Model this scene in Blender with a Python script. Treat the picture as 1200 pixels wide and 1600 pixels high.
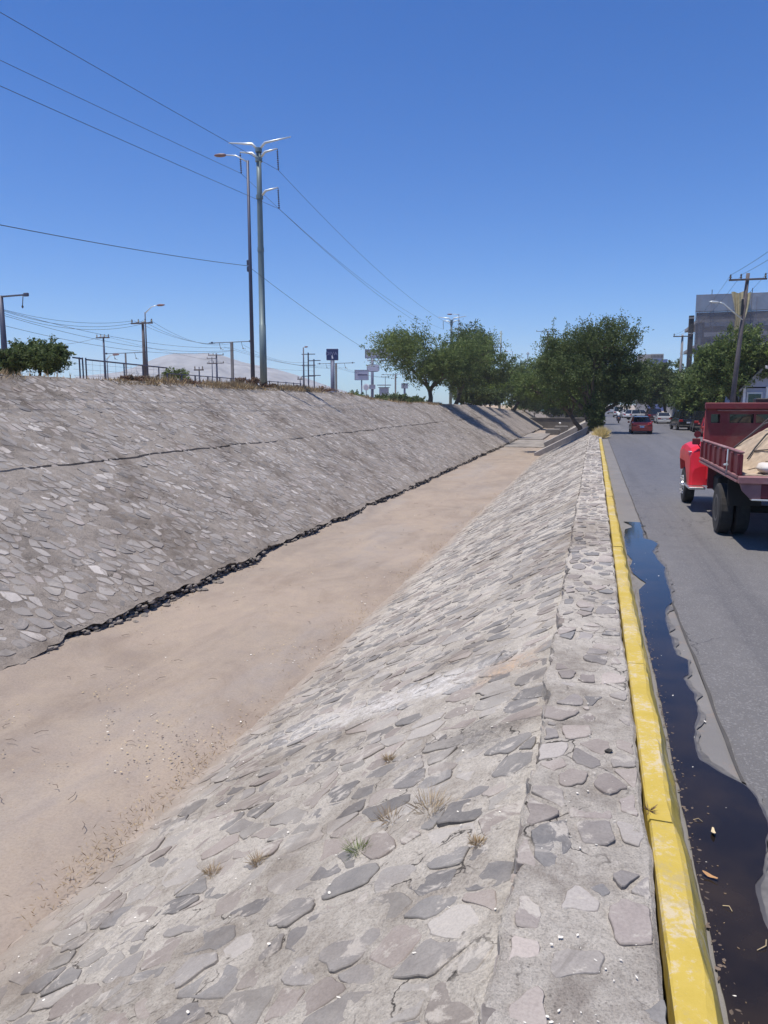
import bpy, math, random
import numpy as np
R = math.radians
random.seed(7)
scene = bpy.context.scene
for o in list(bpy.data.objects): bpy.data.objects.remove(o)

# ------------------------------------------------------------------ camera
FPX, HC = 1180.0, 2.4
PITCH = math.atan(168/FPX)
YAW = math.atan(329*math.cos(PITCH)/FPX)
cam_d = bpy.data.cameras.new('camera'); cam = bpy.data.objects.new('camera', cam_d)
scene.collection.objects.link(cam); scene.camera = cam
cam.location = (0, 0, HC)
cam.rotation_euler = (math.pi/2-PITCH, 0, YAW)
cam_d.sensor_fit = 'VERTICAL'; cam_d.sensor_height = 36; cam_d.lens = 36*FPX/1600
cam_d.clip_start = 0.05; cam_d.clip_end = 9000
scene.render.resolution_x, scene.render.resolution_y = 768, 1024
# ------------------------------------------------------------------ sky and sun
SUN_EL, SUN_DIR = R(76), (-0.80, -0.60)          # horizontal direction towards the sun
w = bpy.data.worlds.new('World'); scene.world = w; w.use_nodes = True
nt = w.node_tree; bg = nt.nodes['Background']
sky = nt.nodes.new('ShaderNodeTexSky'); sky.sky_type = 'NISHITA'; sky.sun_disc = False
sky.sun_elevation = SUN_EL; sky.sun_rotation = math.atan2(SUN_DIR[0], SUN_DIR[1])
sky.altitude = 1500; sky.air_density = 1.0; sky.dust_density = 1.5; sky.ozone_density = 3.0
hs = nt.nodes.new('ShaderNodeHueSaturation'); hs.inputs['Saturation'].default_value = 1.40
hs.inputs['Hue'].default_value = 0.5
nt.links.new(sky.outputs[0], hs.inputs['Color']); tint = nt.nodes.new('ShaderNodeMix'); tint.data_type = 'RGBA'; tint.blend_type = 'MULTIPLY'; tint.inputs[0].default_value = 1
tint.inputs[7].default_value = (.56, .99, 1.32, 1)
nt.links.new(hs.outputs[0], tint.inputs[6]); nt.links.new(tint.outputs[2], bg.inputs[0])
bg.inputs[1].default_value = 0.10
sd = bpy.data.lights.new('sun', 'SUN'); sd.energy = 5.0; sd.angle = R(0.55); sd.color = (1, .925, .82)
so = bpy.data.objects.new('sun', sd); scene.collection.objects.link(so)
from mathutils import Vector, Matrix
sv = Vector((SUN_DIR[0]*math.cos(SUN_EL), SUN_DIR[1]*math.cos(SUN_EL), math.sin(SUN_EL)))
so.rotation_euler = sv.to_track_quat('Z', 'Y').to_euler(); so.location = (0, 0, 40)
scene.view_settings.view_transform = 'Standard'; scene.view_settings.look = 'None'
scene.view_settings.exposure = 0.15; scene.view_settings.gamma = 1
try: scene.cycles.volume_bounces = 1
except Exception: pass

# ------------------------------------------------------------------ measuring: photograph pixel -> world
_f = np.array([-math.sin(YAW)*math.cos(PITCH), math.cos(YAW)*math.cos(PITCH), -math.sin(PITCH)])
_r = np.array([math.cos(YAW), math.sin(YAW), 0.]); _u = np.cross(_r, _f)
def ray(x, y): return _f*FPX+_r*(x-600)+_u*(800-y)
def onx(x, y, X): d = ray(x, y); return np.array([0, 0, HC])+d*X/d[0]
def ony(x, y, Y): d = ray(x, y); return np.array([0, 0, HC])+d*Y/d[1]
def onz(x, y, z): d = ray(x, y); return np.array([0, 0, HC])+d*(z-HC)/d[2]

# ------------------------------------------------------------------ noise in numpy
def _hash(i, j, s):
    n = (i.astype(np.int64)*374761393+j.astype(np.int64)*668265263+s*144665) & 0x7fffffff
    n = ((n ^ (n >> 13))*1274126177) & 0x7fffffff
    return ((n ^ (n >> 16)) & 0xffff)/65535.0
def vnoise(x, y, s=0):
    x = np.asarray(x, float); y = np.asarray(y, float); x, y = np.broadcast_arrays(x, y)
    i = np.floor(x); j = np.floor(y); fx = x-i; fy = y-j
    fx = fx*fx*(3-2*fx); fy = fy*fy*(3-2*fy)
    a = _hash(i, j, s); b = _hash(i+1, j, s); c = _hash(i, j+1, s); d = _hash(i+1, j+1, s)
    return (a*(1-fx)+b*fx)*(1-fy)+(c*(1-fx)+d*fx)*fy-0.5
def fbm(x, y, s=0, o=4):
    t = 0; a = 1.
    for k in range(o):
        t = t+a*vnoise(np.asarray(x)*2**k, np.asarray(y)*2**k, s+k*17); a *= .5
    return t

# ------------------------------------------------------------------ materials
MATS = {}
def newmat(name):
    m = bpy.data.materials.new(name); m.use_nodes = True
    n = m.node_tree; b = n.nodes['Principled BSDF']; return m, n, b
def N(n, t, **k):
    x = n.nodes.new(t)
    for a, v in k.items():
        if a in x.inputs.keys() if hasattr(x.inputs, 'keys') else False: x.inputs[a].default_value = v
        else: setattr(x, a, v)
    return x
def noise_node(n, scale, detail=5, rough=.6, vec=None, dist=0):
    t = n.nodes.new('ShaderNodeTexNoise'); t.inputs['Scale'].default_value = scale
    t.inputs['Detail'].default_value = detail; t.inputs['Roughness'].default_value = rough
    t.inputs['Distortion'].default_value = dist
    if vec is not None: n.links.new(vec, t.inputs['Vector'])
    return t.outputs['Fac']
def ramp(n, fac, stops):
    r = n.nodes.new('ShaderNodeValToRGB'); e = r.color_ramp.elements
    while len(e) < len(stops): e.new(.5)
    for k, (p, c) in enumerate(stops):
        e[k].position = p; e[k].color = (c, c, c, 1) if isinstance(c, (int, float)) else (*c, 1)
    n.links.new(fac, r.inputs[0]); return r.outputs[0]
def mix(n, fac, a, b, mode='MIX'):
    m = n.nodes.new('ShaderNodeMix'); m.data_type = 'RGBA'; m.blend_type = mode
    for s, v in ((0, fac), (6, a), (7, b)):
        if isinstance(v, (int, float)): m.inputs[s].default_value = v
        elif isinstance(v, tuple): m.inputs[s].default_value = (*v, 1)
        else: n.links.new(v, m.inputs[s])
    return m.outputs[2]
def bump(n, b, h, st=.3, dist=.02, prev=None):
    x = n.nodes.new('ShaderNodeBump'); x.inputs['Strength'].default_value = st; x.inputs['Distance'].default_value = dist
    n.links.new(h, x.inputs['Height'])
    if prev is not None: n.links.new(prev, x.inputs['Normal'])
    n.links.new(x.outputs[0], b.inputs['Normal']); return x.outputs[0]
def objco(n, sc=(1, 1, 1)):
    t = n.nodes.new('ShaderNodeTexCoord'); m = n.nodes.new('ShaderNodeMapping')
    m.inputs['Scale'].default_value = sc; n.links.new(t.outputs['Object'], m.inputs[0]); return m.outputs[0]
def simple(name, col, rough=.6, metal=0, var=.15, scale=4, bst=.0, dirt=None, spec=.5, coat=0):
    if name in MATS: return MATS[name]
    m, n, b = newmat(name); v = objco(n)
    f = noise_node(n, scale, 5, .6, v)
    c2 = tuple(min(1, c*(1+var)) for c in col); c1 = tuple(c*(1-var) for c in col)
    c = ramp(n, f, [(.3, c1), (.7, c2)])
    if dirt:
        f2 = noise_node(n, scale*.35, 6, .7, v, .5)
        c = mix(n, ramp(n, f2, [(.5, 0), (.72, 1)]), c, dirt)
    n.links.new(c, b.inputs['Base Color'])
    b.inputs['Roughness'].default_value = rough; b.inputs['Metallic'].default_value = metal
    b.inputs['Specular IOR Level'].default_value = spec
    b.inputs['Coat Weight'].default_value = coat
    if bst: bump(n, b, noise_node(n, scale*6, 4, .6, v), bst, .01)
    MATS[name] = m; return m

# masonry mortar: pale, pitted, with dusty, dark and lime patches
def mortar_mat(name, base, pale, dark, patch=(.60, .57, .53), scale=1., pitsc=16):
    m, n, b = newmat(name); v = objco(n)
    f1 = noise_node(n, 1.1*scale, 6, .65, v, .4); f2 = noise_node(n, 9*scale, 7, .75, v)
    f3 = noise_node(n, 55*scale, 4, .7, v)
    c = mix(n, ramp(n, f2, [(.35, 0), (.65, 1)]), base, pale)
    c = mix(n, ramp(n, f1, [(.50, 0), (.68, .75)]), c, dark)
    f4 = noise_node(n, .55*scale, 7, .72, v, 1.2)
    c = mix(n, ramp(n, f4, [(.60, 0), (.68, .8)]), c, patch)
    c = mix(n, .6, c, mix(n, ramp(n, f3, [(.30, .35), (.55, 1.)]), (0, 0, 0), c))
    vo = n.nodes.new('ShaderNodeTexVoronoi'); vo.inputs['Scale'].default_value = pitsc*scale; n.links.new(v, vo.inputs['Vector'])
    f5 = noise_node(n, 2.6*scale, 4, .6, v)
    pit = mix(n, 1., ramp(n, vo.outputs['Distance'], [(.10, 1), (.24, 0)]), ramp(n, f5, [(.50, 0), (.62, 1)]), 'MULTIPLY')
    c = mix(n, pit, c, tuple(k*.42 for k in base))
    vk = n.nodes.new('ShaderNodeTexVoronoi'); vk.feature = 'DISTANCE_TO_EDGE'; vk.inputs['Scale'].default_value = 2.1; nv_ = n.nodes.new('ShaderNodeVectorMath'); nv_.operation = 'ADD'
    tn_ = n.nodes.new('ShaderNodeTexNoise'); tn_.inputs['Scale'].default_value = 3; tn_.inputs['Detail'].default_value = 6; n.links.new(v, tn_.inputs['Vector']); sc_ = n.nodes.new('ShaderNodeVectorMath'); sc_.operation = 'SCALE'; sc_.inputs['Scale'].default_value = .5; n.links.new(tn_.outputs['Color'], sc_.inputs[0])
    n.links.new(v, nv_.inputs[0]); n.links.new(sc_.outputs[0], nv_.inputs[1]); n.links.new(nv_.outputs[0], vk.inputs['Vector'])
    crk_ = mix(n, 1., ramp(n, vk.outputs['Distance'], [(.006, 1), (.016, 0)]), ramp(n, noise_node(n, 1.3, 4, .6, v), [(.50, 0), (.58, 1)]), 'MULTIPLY')
    c = mix(n, crk_, c, (.06, .055, .05))

    wl_ = noise_node(n, .42, 6, .68, v, .7); c = mix(n, 1., c, ramp(n, wl_, [(.34, (.60, .56, .52)), (.49, (.98, .96, .93)), (.68, (1.16, 1.14, 1.11))]), 'MULTIPLY')
    wd_ = noise_node(n, 1.7, 7, .78, v, .9); c = mix(n, ramp(n, wd_, [(.60, 0), (.70, .55)]), c, (.13, .115, .10))

    sp_ = n.nodes.new('ShaderNodeSeparateXYZ'); n.links.new(v, sp_.inputs[0])
    def seg(ax, ay, bx_, by_, wdt, amp):
        L_ = math.hypot(bx_-ax, by_-ay); ux, uy = (bx_-ax)/L_, (by_-ay)/L_
        def lin(kx, ky, k0):
            a_ = n.nodes.new('ShaderNodeMath'); a_.operation = 'MULTIPLY_ADD'; a_.inputs[1].default_value = kx; a_.inputs[2].default_value = k0; n.links.new(sp_.outputs[0], a_.inputs[0])
            b_ = n.nodes.new('ShaderNodeMath'); b_.operation = 'MULTIPLY_ADD'; b_.inputs[1].default_value = ky; n.links.new(sp_.outputs[1], b_.inputs[0]); n.links.new(a_.outputs[0], b_.inputs[2]); return b_.outputs[0]
        def m_(op, a_, b_=None):
            q = n.nodes.new('ShaderNodeMath'); q.operation = op
            for i_, t_ in enumerate((a_, b_)):
                if t_ is None: continue
                if isinstance(t_, (int, float)): q.inputs[i_].default_value = t_
                else: n.links.new(t_, q.inputs[i_])
            return q.outputs[0]
        along = m_('ABSOLUTE', lin(ux/(L_/2), uy/(L_/2), -(ux*(ax+bx_)/2+uy*(ay+by_)/2)/(L_/2)))
        acr = m_('ABSOLUTE', lin(-uy/wdt, ux/wdt, (uy*ax-ux*ay)/wdt))
        d_ = m_('MAXIMUM', acr, along); d_ = m_('ADD', d_, m_('MULTIPLY', m_('SUBTRACT', noise_node(n, 4.5, 8, .8, v, .6), .5), amp))
        br_ = mix(n, .5, noise_node(n, 11, 8, .8, v, .4), noise_node(n, 34, 5, .8, v)); return mix(n, 1., ramp(n, d_, [(.2, .85), (1.1, 0)]), ramp(n, br_, [(.43, .12), (.57, 1)]), 'MULTIPLY')
    if 'pale' in name or 'grey' in name:
        c = mix(n, seg(-4.0, 8.6, -.5, 7.3, .42, 3.2), c, (.62, .60, .57)); c = mix(n, seg(-1.1, 7.4, -.35, 7.25, .35, 3.0), c, (.44, .31, .20))
        c = mix(n, seg(-2.9, 3.35, -2.05, 3.0, .16, 3.2), c, (.72, .71, .69)); c = mix(n, seg(-1.1, 5.9, -.45, 5.5, .32, 4.0), c, (.12, .11, .10))
    dz_ = n.nodes.new('ShaderNodeMath'); dz_.operation = 'MULTIPLY_ADD'; dz_.inputs[1].default_value = .75; n.links.new(noise_node(n, .9, 6, .7, v), dz_.inputs[0]); n.links.new(sp_.outputs[2], dz_.inputs[2])
    dm_ = n.nodes.new('ShaderNodeMapRange'); dm_.inputs[1].default_value = -1.70; dm_.inputs[2].default_value = -2.05; n.links.new(dz_.outputs[0], dm_.inputs[0])
    c = mix(n, dm_.outputs[0], c, (.34, .285, .235))
    n.links.new(c, b.inputs['Base Color']); b.inputs['Roughness'].default_value = .93
    b.inputs['Specular IOR Level'].default_value = .25
    p = bump(n, b, f2, .85, .04); p = bump(n, b, f3, .8, .012, p)
    if name == 'cap_mortar':
        pass
    inv = n.nodes.new('ShaderNodeInvert'); n.links.new(pit, inv.inputs['Color'])
    bump(n, b, inv.outputs[0], .5, .02, p)
    return m
def stone_mat(name, smear, amount=.56):
    m, n, b = newmat(name); v = objco(n)
    a = n.nodes.new('ShaderNodeAttribute'); a.attribute_name = 'stone_colour'
    f1 = noise_node(n, 7, 7, .7, v); f2 = noise_node(n, 70, 4, .65, v); f3 = noise_node(n, 3.1, 7, .72, v, .8)
    c = mix(n, ramp(n, f1, [(.3, .0), (.7, .30)]), a.outputs['Color'], smear)
    c = mix(n, ramp(n, f3, [(amount, 0), (amount+.055, .92)]), c, smear)
    c = mix(n, .4, c, mix(n, ramp(n, f2, [(.3, .5), (.6, 1.)]), (0, 0, 0), c))
    f4 = noise_node(n, .6, 7, .72, v, 1.2)
    c = mix(n, ramp(n, f4, [(.62, 0), (.72, .5)]), c, (.48, .45, .41))

    wl_ = noise_node(n, .42, 6, .68, v, .7); c = mix(n, 1., c, ramp(n, wl_, [(.34, (.70, .66, .62)), (.50, (1., .99, .97)), (.68, (1.10, 1.09, 1.07))]), 'MULTIPLY')
    wd_ = noise_node(n, 1.7, 7, .78, v, .9); c = mix(n, ramp(n, wd_, [(.60, 0), (.70, .55)]), c, (.13, .115, .10))

    sp_ = n.nodes.new('ShaderNodeSeparateXYZ'); n.links.new(v, sp_.inputs[0])
    def seg(ax, ay, bx_, by_, wdt, amp):
        L_ = math.hypot(bx_-ax, by_-ay); ux, uy = (bx_-ax)/L_, (by_-ay)/L_
        def lin(kx, ky, k0):
            a_ = n.nodes.new('ShaderNodeMath'); a_.operation = 'MULTIPLY_ADD'; a_.inputs[1].default_value = kx; a_.inputs[2].default_value = k0; n.links.new(sp_.outputs[0], a_.inputs[0])
            b_ = n.nodes.new('ShaderNodeMath'); b_.operation = 'MULTIPLY_ADD'; b_.inputs[1].default_value = ky; n.links.new(sp_.outputs[1], b_.inputs[0]); n.links.new(a_.outputs[0], b_.inputs[2]); return b_.outputs[0]
        def m_(op, a_, b_=None):
            q = n.nodes.new('ShaderNodeMath'); q.operation = op
            for i_, t_ in enumerate((a_, b_)):
                if t_ is None: continue
                if isinstance(t_, (int, float)): q.inputs[i_].default_value = t_
                else: n.links.new(t_, q.inputs[i_])
            return q.outputs[0]
        along = m_('ABSOLUTE', lin(ux/(L_/2), uy/(L_/2), -(ux*(ax+bx_)/2+uy*(ay+by_)/2)/(L_/2)))
        acr = m_('ABSOLUTE', lin(-uy/wdt, ux/wdt, (uy*ax-ux*ay)/wdt))
        d_ = m_('MAXIMUM', acr, along); d_ = m_('ADD', d_, m_('MULTIPLY', m_('SUBTRACT', noise_node(n, 4.5, 8, .8, v, .6), .5), amp))
        br_ = mix(n, .5, noise_node(n, 11, 8, .8, v, .4), noise_node(n, 34, 5, .8, v)); return mix(n, 1., ramp(n, d_, [(.2, .85), (1.1, 0)]), ramp(n, br_, [(.43, .12), (.57, 1)]), 'MULTIPLY')
    if 'pale' in name or 'grey' in name:
        c = mix(n, seg(-4.0, 8.6, -.5, 7.3, .42, 3.2), c, (.62, .60, .57)); c = mix(n, seg(-1.1, 7.4, -.35, 7.25, .35, 3.0), c, (.44, .31, .20))
        c = mix(n, seg(-2.9, 3.35, -2.05, 3.0, .16, 3.2), c, (.72, .71, .69)); c = mix(n, seg(-1.1, 5.9, -.45, 5.5, .32, 4.0), c, (.12, .11, .10))
    dz_ = n.nodes.new('ShaderNodeMath'); dz_.operation = 'MULTIPLY_ADD'; dz_.inputs[1].default_value = .75; n.links.new(noise_node(n, .9, 6, .7, v), dz_.inputs[0]); n.links.new(sp_.outputs[2], dz_.inputs[2])
    dm_ = n.nodes.new('ShaderNodeMapRange'); dm_.inputs[1].default_value = -1.70; dm_.inputs[2].default_value = -2.05; n.links.new(dz_.outputs[0], dm_.inputs[0])
    c = mix(n, dm_.outputs[0], c, (.34, .285, .235))
    n.links.new(c, b.inputs['Base Color']); b.inputs['Roughness'].default_value = .82
    b.inputs['Specular IOR Level'].default_value = .3
    p = bump(n, b, f1, .35, .02); bump(n, b, f2, .35, .005, p)
    return m
M_mortR = mortar_mat('mortar_pale', (.42, .39, .35), (.54, .51, .46), (.28, .248, .215))
M_stoneR = stone_mat('stone_grey', (.44, .41, .37), .55)
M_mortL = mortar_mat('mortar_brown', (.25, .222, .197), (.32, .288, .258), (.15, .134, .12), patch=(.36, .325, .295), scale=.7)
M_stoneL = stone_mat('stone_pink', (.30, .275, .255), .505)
M_cap = mortar_mat('cap_mortar', (.47, .435, .39), (.62, .585, .53), (.26, .228, .20), scale=1.7, pitsc=22)
M_ledge = simple('broken_concrete', (.21, .185, .16), .95, var=.45, scale=5, bst=.7)
M_conc = simple('weathered_concrete', (.36, .34, .32), .92, var=.2, scale=1.2, bst=.3, dirt=(.24, .22, .2))
M_conc_dark = simple('dark_concrete', (.13, .12, .11), .92, var=.25, scale=1.2, bst=.3)

def dirt_mat():
    m, n, b = newmat('dry_silt'); v = objco(n)
    f1 = noise_node(n, .22, 5, .55, v, .6); f2 = noise_node(n, 1.8, 7, .7, v); f3 = noise_node(n, 30, 5, .7, v)
    c = mix(n, ramp(n, f1, [(.38, 0), (.62, 1)]), (.285, .238, .20), (.325, .266, .218))
    c = mix(n, ramp(n, noise_node(n, .4, 5, .6, objco(n, (1, .25, 1)), .5), [(.50, 0), (.66, .75)]), c, (.30, .265, .24))
    c = mix(n, ramp(n, f2, [(.40, 0), (.75, .5)]), c, (.37, .305, .23))
    c = mix(n, .5, c, mix(n, ramp(n, f3, [(.3, .62), (.6, 1.)]), (0, 0, 0), c))
    c = mix(n, 1., c, ramp(n, noise_node(n, .7, 7, .7, objco(n, (1, .5, 1)), .8), [(.32, (.84, .82, .81)), (.52, (1, 1, 1)), (.72, (1.12, 1.10, 1.06))]), 'MULTIPLY')
    c = mix(n, ramp(n, noise_node(n, 3.2, 8, .8, v, .6), [(.57, 0), (.66, .45)]), c, (.25, .195, .14))
    vo = n.nodes.new('ShaderNodeTexVoronoi'); vo.inputs['Scale'].default_value = 14; n.links.new(v, vo.inputs['Vector'])
    k = mix(n, 1., ramp(n, vo.outputs['Distance'], [(.06, 1), (.13, 0)]), ramp(n, noise_node(n, .9, 4, .6, v), [(.50, 0), (.58, 1)]), 'MULTIPLY')
    c = mix(n, k, c, (.24, .17, .12))
    n.links.new(c, b.inputs['Base Color']); b.inputs['Roughness'].default_value = .95; b.inputs['Specular IOR Level'].default_value = .2
    p = bump(n, b, f2, .4, .04); bump(n, b, f3, .4, .008, p)
    return m
M_dirt = dirt_mat()
def road_mat():
    m, n, b = newmat('asphalt'); v = objco(n); vl = objco(n, (1, .08, 1))
    f1 = noise_node(n, .5, 6, .6, vl, .3); f2 = noise_node(n, 3, 6, .65, v); f3 = noise_node(n, 130, 3, .7, v)
    c = mix(n, ramp(n, f1, [(.35, 0), (.65, 1)]), (.105, .105, .118), (.145, .143, .15))
    # worn near stretch is paler than the newer far surfacing
    tc = n.nodes.new('ShaderNodeTexCoord'); sx = n.nodes.new('ShaderNodeSeparateXYZ'); n.links.new(tc.outputs['Object'], sx.inputs[0])
    ma = n.nodes.new('ShaderNodeMath'); ma.operation = 'MULTIPLY_ADD'; ma.inputs[1].default_value = 3.; n.links.new(f2, ma.inputs[0]); n.links.new(sx.outputs[1], ma.inputs[2])
    mr = n.nodes.new('ShaderNodeMapRange'); mr.inputs[1].default_value = 9; mr.inputs[2].default_value = 27; n.links.new(ma.outputs[0], mr.inputs[0])
    c = mix(n, mr.outputs[0], mix(n, ramp(n, f1, [(.35, 0), (.65, 1)]), (.15, .142, .136), (.20, .19, .178)), c)
    c = mix(n, ramp(n, f2, [(.45, 0), (.8, .6)]), c, (.22, .21, .20))
    c = mix(n, ramp(n, noise_node(n, .55, 6, .7, objco(n, (1.6, .05, 1)), .6), [(.50, 0), (.62, .5)]), c, (.085, .082, .085))
    c = mix(n, ramp(n, noise_node(n, 1.4, 8, .8, v, 1.), [(.60, 0), (.66, .45)]), c, (.07, .066, .064))
    vk = n.nodes.new('ShaderNodeTexVoronoi'); vk.feature = 'DISTANCE_TO_EDGE'; vk.inputs['Scale'].default_value = .7; tn_ = n.nodes.new('ShaderNodeTexNoise'); tn_.inputs['Scale'].default_value = 2; tn_.inputs['Detail'].default_value = 7; n.links.new(v, tn_.inputs['Vector'])
    ad_ = n.nodes.new('ShaderNodeVectorMath'); ad_.operation = 'ADD'; n.links.new(v, ad_.inputs[0]); n.links.new(tn_.outputs['Color'], ad_.inputs[1]); n.links.new(ad_.outputs[0], vk.inputs['Vector'])
    c = mix(n, mix(n, 1., ramp(n, vk.outputs['Distance'], [(.003, 1), (.009, 0)]), ramp(n, noise_node(n, .35, 3, .6, v), [(.50, 0), (.56, .9)]), 'MULTIPLY'), c, (.04, .038, .036))
    c = mix(n, .7, c, mix(n, ramp(n, f3, [(.3, .5), (.65, 1.)]), (0, 0, 0), c))
    vo_ = n.nodes.new('ShaderNodeTexVoronoi'); vo_.inputs['Scale'].default_value = 70; n.links.new(v, vo_.inputs['Vector'])
    c = mix(n, ramp(n, vo_.outputs['Color'], [(.72, 0), (.8, .35)]), c, (.32, .31, .30))
    n.links.new(c, b.inputs['Base Color']); b.inputs['Roughness'].default_value = .62
    bump(n, b, f3, .7, .012)
    return m
M_road = road_mat()
def gutter_mat():
    m, n, b = newmat('gutter_concrete'); v = objco(n)
    f1 = noise_node(n, .9, 6, .65, v, .5); f3 = noise_node(n, 110, 3, .7, v)
    c = ramp(n, f1, [(.3, (.155, .148, .142)), (.7, (.21, .20, .19))])
    c = mix(n, ramp(n, noise_node(n, 2.3, 6, .7, v, .4), [(.55, 0), (.7, .7)]), c, (.25, .185, .145))
    c = mix(n, .4, c, mix(n, ramp(n, f3, [(.3, .6), (.65, 1.)]), (0, 0, 0), c))
    n.links.new(c, b.inputs['Base Color']); b.inputs['Roughness'].default_value = .8
    bump(n, b, f3, .3, .004); return m
M_gutter = gutter_mat()
def yellow_mat():
    m, n, b = newmat('yellow_kerb_paint'); v = objco(n)
    f1 = noise_node(n, 2.2, 7, .7, v, .5); f2 = noise_node(n, 26, 6, .75, v); f3 = noise_node(n, 90, 3, .6, v)
    c = mix(n, ramp(n, f1, [(.35, 0), (.7, 1)]), (.43, .315, .045), (.52, .39, .085))
    k = mix(n, .45, f1, f2)
    c = mix(n, ramp(n, k, [(.51, 0), (.58, .8)]), c, (.50, .43, .31))
    k2 = mix(n, .5, noise_node(n, .8, 5, .7, v), noise_node(n, 14, 6, .8, v)); c = mix(n, ramp(n, k2, [(.53, 0), (.60, .6)]), c, (.36, .29, .15))
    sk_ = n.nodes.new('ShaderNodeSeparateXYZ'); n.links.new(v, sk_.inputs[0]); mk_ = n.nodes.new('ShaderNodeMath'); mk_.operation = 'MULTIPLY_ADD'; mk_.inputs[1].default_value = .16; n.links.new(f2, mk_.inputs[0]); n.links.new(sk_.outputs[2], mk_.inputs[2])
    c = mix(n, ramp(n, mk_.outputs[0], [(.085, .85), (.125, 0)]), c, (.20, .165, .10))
    c = mix(n, ramp(n, noise_node(n, 4, 6, .8, v), [(.62, 0), (.7, .6)]), c, (.36, .30, .16))
    n.links.new(c, b.inputs['Base Color']); b.inputs['Roughness'].default_value = .7
    bump(n, b, mix(n, .5, f2, f3), .4, .008); return m
M_yellow = yellow_mat()
def water_mat():
    m, n, b = newmat('shallow_dirty_water'); v = objco(n)
    c = ramp(n, noise_node(n, 1.5, 5, .6, v), [(.4, (.014, .011, .010)), (.7, (.034, .024, .016))])
    n.links.new(c, b.inputs['Base Color']); b.inputs['Roughness'].default_value = .05; b.inputs['IOR'].default_value = 1.36
    b.inputs['Specular IOR Level'].default_value = .5
    bump(n, b, noise_node(n, 5, 3, .5, v), .05, .01); return m
M_water = water_mat()
def leaf_mat(name, c1, c2, trans=.25):
    m, n, b = newmat(name)
    a = n.nodes.new('ShaderNodeAttribute'); a.attribute_name = 'tone'
    c = ramp(n, a.outputs['Fac'], [(0, c1), (1, c2)])
    n.links.new(c, b.inputs['Base Color']); b.inputs['Roughness'].default_value = .6; b.inputs['Specular IOR Level'].default_value = .25
    t = n.nodes.new('ShaderNodeBsdfTranslucent'); n.links.new(c, t.inputs[0])
    mx = n.nodes.new('ShaderNodeMixShader'); mx.inputs[0].default_value = trans
    n.links.new(b.outputs[0], mx.inputs[1]); n.links.new(t.outputs[0], mx.inputs[2])
    n.links.new(mx.outputs[0], n.nodes['Material Output'].inputs[0]); return m
M_leaf = leaf_mat('mesquite_leaf', (.052, .085, .026), (.185, .245, .075), .35)
M_leaf_dark = leaf_mat('dark_leaf', (.036, .058, .022), (.135, .18, .058), .34)
M_leaf_lime = leaf_mat('lime_leaf', (.075, .12, .02), (.20, .27, .05), .35)
M_dry = leaf_mat('dry_grass', (.20, .13, .075), (.47, .36, .20), .2)
M_rust = leaf_mat('rusty_shrub', (.13, .075, .05), (.30, .19, .13), .2)
M_bark = simple('bark', (.09, .07, .055), .95, var=.35, scale=3, bst=.5)
M_pole = simple('dark_galvanised', (.055, .065, .11), .55, .2, .2, 1)
M_mono = simple('green_grey_steel', (.16, .21, .22), .5, .25, .15, .6)
M_galv = simple('galvanised_arm', (.62, .66, .66), .4, .4, .1, 2)
M_wood = simple('old_wood_pole', (.10, .085, .09), .9, 0, .3, 3, .3)
M_cpole = simple('concrete_pole', (.22, .215, .22), .85, 0, .15, 2, .2)
M_wire = simple('cable_black', (.045, .05, .065), .6)
M_ins = simple('insulator', (.05, .035, .04), .3)
M_lamp = simple('lamp_housing', (.20, .12, .13), .5)
M_black = simple('black_plastic', (.012, .012, .013), .5)
M_tyre = simple('tyre_rubber', (.022, .021, .02), .85, var=.3, scale=9, bst=.3, dirt=(.06, .055, .05))
M_shadetyre = simple('shaded_dusty_tyre', (.028, .026, .025), .9, var=.3, scale=7, bst=.3, dirt=(.05, .045, .04))  # rear tyres coloured darker to paint the truck's shade onto the rubber
M_rim = simple('rim_metal', (.55, .55, .56), .35, .7)
M_glass = simple('car_glass', (.015, .018, .022), .06, spec=.8)
M_chrome = simple('bright_metal', (.8, .8, .8), .25, .9)
M_white = simple('white_paint', (.75, .75, .76), .35)
M_tail = simple('tail_light', (.30, .01, .01), .25)

# ------------------------------------------------------------------ mesh helpers
def link(o): scene.collection.objects.link(o); return o
def mesh_obj(name, V, F, mats, parent=None, mi=None, smooth=False):
    me = bpy.data.meshes.new(name); me.from_pydata([tuple(v) for v in V] if not isinstance(V, np.ndarray) else V.tolist(), [], F if isinstance(F, list) else F.tolist())
    if not isinstance(mats, (list, tuple)): mats = [mats]
    for m in mats: me.materials.append(m)
    if mi is not None: me.polygons.foreach_set('material_index', np.asarray(mi, dtype=np.int32))
    if smooth: me.polygons.foreach_set('use_smooth', np.ones(len(me.polygons), dtype=bool))
    me.update()
    o = bpy.data.objects.new(name, me); link(o)
    if parent: o.parent = parent
    return o
def tag(o, label, cat, group=None):
    o['label'] = label; o['category'] = cat
    if group: o['group'] = group
    return o
def struct(o, label=None):
    o['kind'] = 'structure'
    if label: o['label'] = label
    return o
def empty(name, loc, label, cat, group=None, rz=0):
    o = bpy.data.objects.new(name, None); link(o); o.location = loc; o.rotation_euler = (0, 0, rz); o.empty_display_size = .3
    return tag(o, label, cat, group)
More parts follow.
